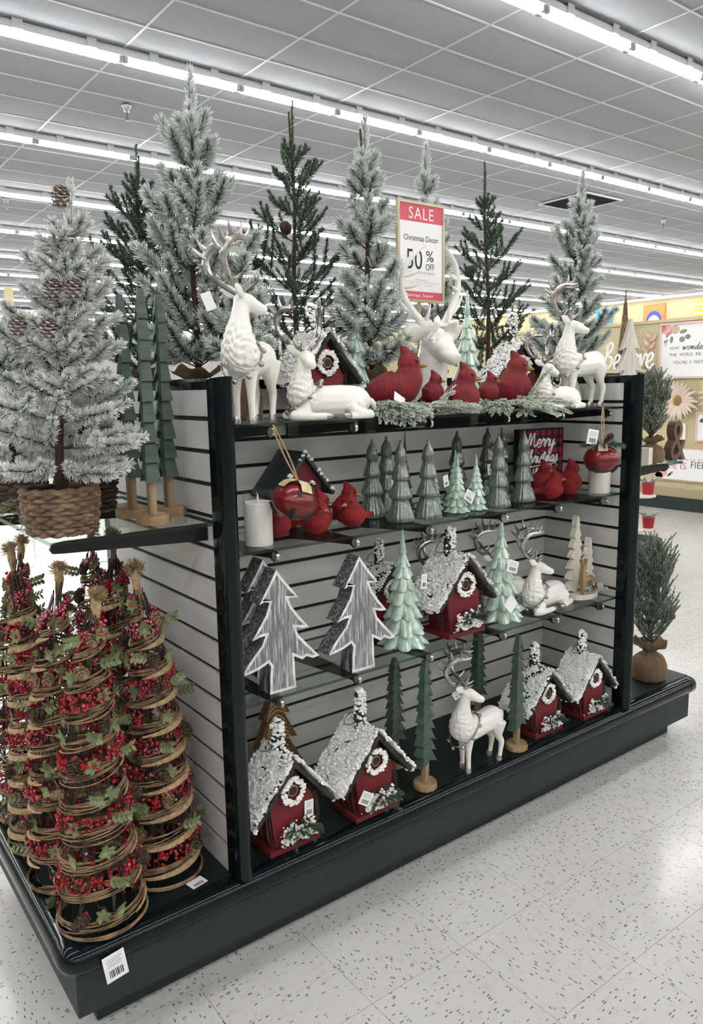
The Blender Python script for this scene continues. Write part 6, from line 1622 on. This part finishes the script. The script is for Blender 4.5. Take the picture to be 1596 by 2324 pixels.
# leafy green plant low behind the basket on the end shelf
gp = thing('trailing_plant', 'small trailing green plant behind the tan wicker basket', 'plant', (-0.225, 0.265, ES+0.0003))
b = MB(); b.lathe([(0.03, 0), (0.034, 0.004), (0.04, 0.06), (0.036, 0.06)], 18); part('pot', b, K['wicker_dark'], gp)
rd = random.Random(8)
for k in range(26):
    a = rd.random()*6.28; b = MB(); d = (math.cos(a), math.sin(a), 0.5*rd.random()); path = curve3((0.015*math.cos(a), 0.015*math.sin(a), 0.055), d, 0.075+0.04*rd.random(), (0, 0, -1.3), 6)
    path[:, 2] = np.where(path[:, 0]-0.235 > -0.262, np.maximum(path[:, 2], 0.006), path[:, 2]); b.tube(path, 0.0009, 4)
    for j in range(6):
        for s in (-1, 1): leaf_mb(b, path[j], (math.cos(a+s*1.1), math.sin(a+s*1.1), 0.1), (0, 0, 1), 0.014, 0.009)
    part('leaf_sprig', b, K['leaf'], gp, False)
# ------------------------------------------------------------------ far end of the gondola
P = atz(1477, 1540, DK); t = make_tree('potted_juniper', 'frosted juniper tree in a burlap sack on the far end deck', (P[0], P[1]+0.01, DK), 0.56, 0.085, 'juniper', 51, 'burlap', 0.10, levels=10, per=7, cones=3, bagR=0.066)
price_tag(t, (0.062, -0.03, 0.085), (0.4, -1, 0.3), 0.022, 0.05, 0.35, False)
make_tree('potted_juniper', 'frosted juniper in burlap beside the far end panel behind the post', (1.90, 0.16, DK), 0.50, 0.07, 'juniper', 52, 'burlap', 0.10, levels=8, per=6, cones=2, bagR=0.06)
P = atz(1487, 1040, ES); make_tree('potted_pine', 'small frosted pine in a burlap sack on the far end shelf', (1.985, 0.065, ES+0.0003), 0.285, 0.045, 'juniper', 53, 'burlap', 0.06, levels=6, per=6, cones=3, bagR=0.048)
b = MB(); mesh_into(b, text_mesh('&', 0.105, 0.155, 0.016), TXT(0, 0, 0.0775)); tag(obj('ampersand', b.mesh('ampersand', K['lettersbrown'], False), None, (2.10, 0.035, ES+0.0003), 0.0), 'brown wooden ampersand standing on the far end shelf', 'letter')
b = MB(); b.box((-0.02, -0.02, 0), (0.02, 0.02, 0.062)); bl_ = tag(obj('wooden_block', b.mesh('wooden_block', K['whitewood'], False), None, (1.90, 0.035, ES+0.0003), 0.2), 'small pale wooden block on the far end shelf beside the burlap pine', 'block')
W0 = thing('white_wooden_tree', 'tall white wooden tree standing on the far end shelf', 'tree decoration', (2.03, 0.205, ES+0.0003), -0.5, (1.05, 1, 0.97))
wz = [(0.018, 0), (0.018, 0.045), (0.05, 0.052), (0.098, 0.042), (0.07, 0.085), (0.042, 0.14), (0.034, 0.165), (0.06, 0.16), (0.083, 0.15), (0.058, 0.195), (0.036, 0.245), (0.029, 0.268), (0.05, 0.264), (0.068, 0.255), (0.048, 0.295), (0.03, 0.34), (0.023, 0.362), (0.04, 0.358), (0.054, 0.35), (0.036, 0.39), (0.022, 0.43), (0.016, 0.45), (0.028, 0.447), (0.038, 0.44), (0.02, 0.49), (0.008, 0.54), (0.0, 0.565)]
b = MB(); b.prism(wz+[(-x, z) for x, z in wz[::-1][1:]], -0.012, 0.012); part('tree_board', b, K['whitewood'], W0, False)
b = MB(); b.prism([(0.016, 0), (0.014, 0.3), (0.004, 0.54), (-0.004, 0.54), (-0.014, 0.3), (-0.016, 0)], -0.0135, 0.0135); part('centre_trunk', b, K['whitewood'], W0, False)
# ------------------------------------------------------------------ background: pegboard run, wall decor, second fixture
WX = 7.62
pg = thing('pegboard_gondola', 'long cream pegboard wall fixture with dark green base', 'display fixture', (0, 0, 0))
for k in range(8):
    y0 = -2.6+k*1.22; b = MB(); b.box((WX, y0+0.012, 0.146), (WX+0.03, y0+1.208, 2.13)); part('pegboard_panel', b, K['peg'], pg, False)
    b = MB(); b.box((WX-0.004, y0-0.012, 0.146), (WX+0.034, y0+0.012, 2.13)); part('upright', b, K['column'], pg, False)
b = MB(); b.box((WX-0.02, -2.6, 2.13), (WX+0.06, 7.16, 2.165)); part('top_rail', b, K['column'], pg, False)
b = MB(); b.box((WX-0.02, -2.6, 0.145), (WX+0.0, 7.16, 0.25)); part('kick_board', b, K['yellowwall'], pg, False)
b = MB(); b.box((WX-0.06, -2.6, 0), (WX+0.1, 7.16, 0.1455)); part('base', b, K['teal_flat'], pg, False)
def wy(u, v, x=WX-0.02):
    P = atx(u, v, x); return float(P[1]), float(P[2])
# flat wall art helper: local x = right as seen from the aisle, z up, facing -y; rotated so it faces -x
def wall_thing(name, label, cat, y, z, x=WX-0.0055): return thing(name, label, cat, (x, y, z), -PI/2)
def frame_on(t, w_, h_, fm, pm, d=0.02, fw=0.02):
    b = MB()
    for lo, hi in (((-w_/2, -d, 0), (-w_/2+fw, 0, h_)), ((w_/2-fw, -d, 0), (w_/2, 0, h_)), ((-w_/2+fw, -d, 0), (w_/2-fw, 0, fw)), ((-w_/2+fw, -d, h_-fw), (w_/2-fw, 0, h_))): b.box(lo, hi)
    part('frame', b, K[fm], t, False); b = MB(); b.box((-w_/2+fw, -d*0.6, fw), (w_/2-fw, -0.002, h_-fw)); part('print_panel', b, K[pm], t, False)
def txt(t, word, x, z, w_, h_, mt, y=-0.0135, align='CENTER'):
    n = len(word); i = 0
    for wd in word.split(' '):
        xc = x-w_/2+w_*(i+len(wd)/2)/n
        b = MB(); mesh_into(b, text_mesh(wd, w_*(len(wd)-0.15)/n, h_, 0), TXT(xc, y, z)); part('lettering', b, K[mt], t, False)
        i += len(wd)+1
def blob_leaf(t, x, z, r, mt, y=-0.0135, el=1.0, rot=0.0):
    a = np.linspace(0, 2*PI, 15)[:-1]; c, s = math.cos(rot), math.sin(rot); X = r*np.cos(a); Z = r*el*np.sin(a)
    b = MB(); b.add(np.stack([x+X*c-Z*s, np.full(14, y), z+X*s+Z*c], 1), np.arange(14)); part('printed_flower', b, K[mt], t, False)
# big quote sign
yl, zt = wy(1500, 735); yl2, zb = wy(1500, 860); Wd, Hd = 0.95, zt-zb
t = wall_thing('quote_sign', 'large pale framed quote sign with pink floral corner on pegboard', 'sign', yl-Wd/2, zb)
frame_on(t, Wd, Hd, 'framepink', 'paper', 0.03, 0.022)
def sx(u, v): y, z = wy(u, v); return (yl-y)-Wd/2, z-zb
for (u, v, r, m_, el, ro) in ((1512, 747, 0.07, 'pinkprint', 0.8, 0.3), (1520, 752, 0.055, 'rose', 0.7, 0.9), (1534, 748, 0.05, 'tan', 1.0, 0), (1506, 745, 0.04, 'rose', 1, 0), (1516, 760, 0.035, 'leafprint', 0.5, 1.2), (1525, 771, 0.04, 'leafprint', 0.5, 1.5), (1512, 775, 0.03, 'leafprint', 0.5, 0.5), (1512, 782, 0.025, 'pinkprint', 0.5, 0.9), (1552, 752, 0.045, 'leafprint', 0.5, 0.2), (1562, 764, 0.035, 'leafprint', 0.8, 0), (1549, 770, 0.035, 'leafprint', 0.9, 0)):
    x, z = sx(u, v); blob_leaf(t, x, z, r, m_, -0.0185-0.0002*el, el, ro)
def line(word, u0, u1, v, h_):
    x0, z = sx(u0, v); x1, _ = sx(u1, v); return (x0+x1)/2, z, abs(x1-x0)
x, z, w_ = line('HOW', 1521, 1543, 791, 0); txt(t, 'HOW', x, z, w_, 0.034, 'greytext', -0.0195)
b = MB(); x, z = sx(1549, 790); script(b, 'wonderful', x, z-0.02, 0.04, 0.0035, -0.0195, 0, 0.40); part('lettering', b, K['greytext'], t)
x, z, w_ = line('', 1519, 1596, 806, 0); txt(t, 'THE WORLD IS NOW', x+0.055, z, w_+0.11, 0.034, 'greytext', -0.0195)
x, z, w_ = line('', 1530, 1596, 823, 0); txt(t, "YOU'RE", x-w_*0.28, z, w_*0.5, 0.034, 'greytext', -0.0195); txt(t, 'A PART OF IT', x+w_*0.52, z, w_*0.95, 0.034, 'greytext', -0.0195)
# lower sign
yl, zt = wy(1485, 1010); yl2, zb = wy(1485, 1087); Wd, Hd = 1.1, zt-zb
t = wall_thing('quote_sign', 'wide framed sign reading SHE IS FIERCE with a pink flower', 'sign', yl-Wd/2, zb)
frame_on(t, Wd, Hd, 'frameoak', 'paper', 0.03, 0.018)
x0, z = sx(1515, 1055); x1, _ = sx(1560, 1055); txt(t, 'SHE IS', (x0+x1)/2, z, x1-x0, 0.075, 'redtext', -0.0195)
x0, z = sx(1568, 1055); x1, _ = sx(1596, 1055); txt(t, 'FIERCE', x0+0.16, z, 0.32, 0.075, 'greytext', -0.0195)
x0, z = sx(1533, 1043); b = MB(); script(b, 'shee', x0, z, 0.022, 0.003, -0.0195, 0, 0.09); part('lettering', b, K['tan'], t)
txt(t, 'be but little', x0+0.26, z+0.012, 0.28, 0.035, 'tan', -0.0195)
for (u, v, r, m_, el, ro) in ((1500, 1070, 0.09, 'pinkprint', 0.8, 0.2), (1507, 1062, 0.05, 'rose', 0.8, 0.4), (1496, 1078, 0.05, 'pinkprint', 0.8, 0), (1519, 1078, 0.03, 'leafprint', 0.4, 0.6), (1523, 1074, 0.035, 'leafprint', 0.4, 0.7)):
    x, z = sx(u, v); blob_leaf(t, x, z, r, m_, -0.0185-0.0002*el, el, ro)
# small frames
def small_frame(label, u0, u1, v0, v1, fm, pm, deco):
    global yl, zb, Wd
    yl, zt = wy(u0, v0); y2, zb = wy(u1, v1); Wd = yl-y2; t = wall_thing('picture_frame', label, 'picture', yl-Wd/2, zb); frame_on(t, Wd, zt-zb, fm, pm, 0.025, 0.02)
    for a in deco: blob_leaf(t, a[0]*Wd, a[1]*(zt-zb), a[2]*Wd, a[3], -0.0165, a[4], a[5])
    return t
small_frame('white framed print of pale figures beside the gondola post', 1456, 1489, 858, 905, 'whitepaint', 'blush', ((-0.15, 0.4, 0.2, 'paper', 1.6, 0), (0.2, 0.6, 0.18, 'tan', 1.2, 0.4)))
t = small_frame('small pink print with heart in a white frame', 1524, 1555, 960, 1000, 'whitepaint', 'pinkprint', ((-0.05, 0.62, 0.1, 'paper', 0.9, 0),))
small_frame('white framed print of a dark bird wing at the pegboard', 1581, 1640, 935, 1004, 'framepink', 'paper', ((-0.25, 0.72, 0.12, 'greytext', 0.6, 0.4),))
# pampas flower
y, z = wy(1541, 909); t = wall_thing('pampas_flower', 'feathery blush flower wreath with yellow centre hung on pegboard', 'wreath', y, z)
rd = random.Random(6); rg = np.random.default_rng(6)
for k in range(26):
    a = 2*PI*k/26+0.1*rd.random(); L = 0.19+0.07*rd.random(); b = MB(); d = np.array([math.cos(a), -0.12-0.1*rd.random(), math.sin(a)])
    path = curve3((0.03*math.cos(a), -0.03, 0.03*math.sin(a)), d, L, (0, -0.1, -0.25), 6); b.tube(path, np.array([(0.006, 0.008), (0.012, 0.02), (0.014, 0.024), (0.013, 0.022), (0.009, 0.014), (0.001, 0.002)]), 7); part('plume', b, K['pampas'], t)
b = MB(); b.sphere((0, -0.045, 0), 0.05, 14, 8, 0, (1, 0.5, 1.2)); part('flower_centre', b, K['gold'], t)
y, z = wy(1600, 895); t2 = dup(t, (WX-0.0055, y-0.22, z), None, None, 'feathery blush flower wreath cut by the frame edge beside its twin')
# wall shelf with letters
yl, zsh = wy(1492, 838, WX-0.15); yr, _ = wy(1380, 838, WX-0.15)
sh = thing('wall_shelf', 'cream wooden shelf bracketed to the pegboard', 'shelf', (0, 0, zsh))
b = MB(); b.box((WX-0.30, yl+0.10, -0.03), (WX-0.0055, yr+0.9, 0)); part('shelf_board', b, K['column'], sh, False)
b = MB(); b.box((WX-0.27, yl+0.30, -0.08), (WX-0.0055, yl+0.325, -0.03)); part('shelf_bracket', b, K['blackmetal'], sh, False)
B_ = thing('believe_letters', 'white cursive Believe wooden word standing on the wall shelf', 'sign', (WX-0.20, 0, zsh+0.0005), -PI/2)
yB, _ = wy(1368, 835, WX-0.2); yE, _ = wy(1490, 835, WX-0.2); B_.location = (WX-0.20, yB, zsh+0.0005)
b = MB(); script(b, 'Believe', 0.0, 0.012, 0.165, 0.0135, 0.0, 0, (yB-yE)*0.93); part('word_cutout', b, K['whitepaint'], B_)
yc, _ = wy(1410, 835, WX-0.14); ct = thing('twig_cone_tree', 'brown twig cone tree on the wall shelf behind the Believe word', 'tree decoration', (WX-0.10, yc, zsh+0.0005), 0, (0.72, 0.72, 1.0))
rd = random.Random(12)
for k in range(70):
    a = rd.random()*6.28; b = MB(); pts = []
    z0 = 0.75*rd.random(); 
    for q in range(6):
        z = z0+0.035*q; r = 0.115*(1-z/0.95); pts.append((r*math.cos(a+0.35*q*(1 if k % 2 else -1)), r*math.sin(a+0.35*q*(1 if k % 2 else -1)), z))
    b.tube(pts, 0.006, 5); part('twig', b, K['vine'], ct)
b = MB(); b.lathe([(0.11, 0.0), (0.08, 0.3), (0.03, 0.75), (0.004, 0.93)], 14); part('core', b, K['twig'], ct)
yc, zc = wy(1481, 790); lf = wall_thing('leaf_cutout', 'blush wooden leaf branch cutout hung on the pegboard', 'decoration', yc+0.07, zc-0.2)
b = MB(); b.tube([(-0.02, -0.01, 0), (0.02, -0.01, 0.22), (0.05, -0.01, 0.36)], 0.006, 6); part('stem', b, K['blush'], lf)
for k in range(7):
    s = 1 if k % 2 else -1; b = MB(); leaf_mb(b, (0.0+0.008*k, -0.012, 0.05+0.045*k), (s*0.8, -0.05, 0.9), (0, -1, 0), 0.12, 0.05); part('leaf', b, K['blush'], lf, False)
yc, zc = wy(1473, 845, WX-0.16); ar = thing('wooden_arrow', 'pale wooden arrow cutout hanging under the wall shelf', 'decoration', (WX-0.036, yc+0.02, zc-0.32), -PI/2)
b = MB(); b.prism([(-0.012, 0), (0.012, 0), (0.012, 0.16), (0.06, 0.21), (0.045, 0.225), (0, 0.19), (-0.045, 0.225), (-0.06, 0.21), (-0.012, 0.16)], -0.012, 0); part('arrow_board', b, K['blush'], ar, False)
dk = thing('dark_bin', 'dark display bin hung under the wall shelf behind the deer', 'bin', (WX-0.2, yr-0.05, zsh-0.33)); b = MB()
b.box((-0.1, -0.16, 0), (0.19, 0.5, 0.02)); b.box((-0.1, -0.16, 0.02), (-0.085, 0.5, 0.24)); b.box((-0.085, -0.16, 0.02), (0.19, -0.145, 0.24)); part('bin_shell', b, K['gunmetal'], dk, False)
# art panels on the far wall
def art(label, u0, u1, v0, v1, mt, name='art_panel'):
    A = atx(u0, v0, RX1-0.06); B2 = atx(u1, v1, RX1-0.06); w_, h_ = A[1]-B2[1], A[2]-B2[2]
    t = thing(name, label, 'picture', (RX1-0.001, (A[1]+B2[1])/2, B2[2]), -PI/2); b = MB(); b.box((-w_/2, -0.06, 0), (w_/2, 0, h_)); part('canvas', b, K[mt], t, False); return t, w_, h_
t, w_, h_ = art('orange panel with blue arched head shape high on the cream wall', 1461, 1508, 693, 745, 'orange')
blob_leaf(t, 0, h_*0.35, w_*0.36, 'blueprint', -0.061, 1.1); blob_leaf(t, 0, h_*0.26, w_*0.27, 'skin', -0.062, 1.15)
t, w_, h_ = art('blue lettered panel high on the cream wall', 1352, 1388, 704, 742, 'skyblue'); txt(t, 'ART', w_*0.1, h_*0.62, w_*0.45, h_*0.16, 'whitepaint', -0.062)
t, w_, h_ = art('yellow and pink striped panel high on the cream wall', 1578, 1625, 683, 714, 'yellowprint')
for k in range(3): b = MB(); b.box((-w_/2, -0.062, h_*(0.12+0.3*k)), (w_/2, -0.0605, h_*(0.26+0.3*k))); part('stripe', b, K[('pinkprint', 'rose', 'tan')[k]], t, False)
# second gondola seen past the end post
g2o = thing('display_gondola', 'second dark green gondola base in the aisle behind the first', 'display fixture', (0, 0, 0))
gx0, gx1, gy0, gy1 = 2.9, 4.82, 1.70, 2.45
b = MB(); b.box((gx0+0.05, gy0+0.05, 0), (gx1-0.05, gy1-0.05, 0.0755)); part('kick_plate', b, K['teal_flat'], g2o, False)
b = MB(); b.box((gx0, gy0, 0.075), (gx1, gy1, 0.222)); part('base_skirt', b, K['teal_flat'], g2o, False)
b = MB(); b.box((gx0, gy0+0.01, 0.2225), (gx1, gy1-0.01, DZ)); part('base_deck', b, K['deck'], g2o, False)
b = MB(); b.tube([(gx0, gy0, BZ), (gx1-0.006, gy0, BZ), (gx1, gy0, BZ)], [BR, BR, BR*0.8], 18); part('bullnose', b, K['teal'], g2o, sharp=50)
b = MB(); b.box((gx0+0.3, gy0+0.36, DZ), (gx0+1.1, gy0+0.40, 1.3)); part('back_panel', b, K['slat'], g2o, False)
RKX = float(aty(1446, 1150, 2.0)[0])
rk = thing('tiered_stand', 'white tiered stand holding red pots on the second gondola', 'stand', (RKX, 2.0, DZ+0.0005))
b = MB(); b.tube([(0, 0, 0), (0, 0, 0.72)], 0.012, 8); part('pole', b, K['whitepaint'], rk)
for z in (0.0, 0.28, 0.50):
    b = MB(); b.lathe([(0.14, z), (0.145, z+0.004), (0.145, z+0.014), (0.02, z+0.015)], 28); part('tray', b, K['whitewood'], rk)
def red_pot(label, x, y, z, seed, n):
    t = thing('red_pot', label, 'pot', (x, y, z+0.0006), 0, 1.0, 'red pots with frosted sprigs'); b = MB(); b.lathe([(0.04, 0), (0.042, 0.003), (0.05, 0.085), (0.054, 0.09), (0.05, 0.095), (0.03, 0.085)], 20); part('pot_body', b, K['fabricred'], t)
    rg = np.random.default_rng(seed)
    for k in range(n):
        a = k*2.4; b = MB(); sprig(b, curve3((0.01*math.cos(a), 0.01*math.sin(a), 0.085), (math.cos(a), math.sin(a), 0.7), 0.09, (0, 0, -0.1), 5), 0.02, 900, 0.8, 0.004, 0.3, 0.9, rg); part('sprig', b, [K['flock'], K['branchstem']], t, False, 0, 'frost')
    return t
for i, (dx, dy, dz, lb) in enumerate(((0.08, -0.06, 0.015, 'red pot with frosted sprigs on the lowest tray of the stand'), (0.085, -0.04, 0.295, 'red pot with frosted sprigs on the middle tray of the stand'), (0.08, -0.06, 0.515, 'red pot with frosted sprigs on the top tray of the stand'))):
    red_pot(lb, RKX+dx, 2.0+dy, DZ+0.0005+dz, 60+i, 7)
make_tree('flocked_tree', 'small flocked tree standing on the second gondola deck', (4.66, 1.93, DZ+0.0005), 0.42, 0.12, 'flock', 71, 'burlap', 0.08, levels=5, per=4, cones=1, bagR=0.06)
# hanging header sign in the far left of the store
A = aty(18, 695, 9.0); B2 = aty(100, 800, 9.0)
hd = thing('header_sign', 'black framed header sign with white panels hanging on a cream post', 'sign', (A[0], 9.0, A[2]))
cw = B2[0]-A[0]+0.6; Hh = A[2]-B2[2]
b = MB(); b.box((-0.02, -0.02, 0.0), (0.07, 0.07, 0.24)); part('hanging_post', b, K['column'], hd, False)
for q in (0.05, cw-0.1):
    b = MB(); b.box((q, -0.02, -A[2]), (q+0.05, 0.02, -Hh)); part('support_post', b, K['gunmetal'], hd, False)
b = MB(); b.box((0, -0.03, -Hh), (cw, 0.03, 0)); part('sign_box', b, K['gunmetal'], hd, False)
for k in range(2): b = MB(); b.box((0.05, -0.034, -0.12-0.1*k), (cw-0.05, -0.0305, -0.035-0.1*k)); part('white_panel', b, K['plastic_lit'], hd, False)
b = MB(); mesh_into(b, text_mesh('O GAMES', 0.42, 0.06, 0), TXT(0.29, -0.032, -0.30)); part('lettering', b, K['whitepaint'], hd, False)
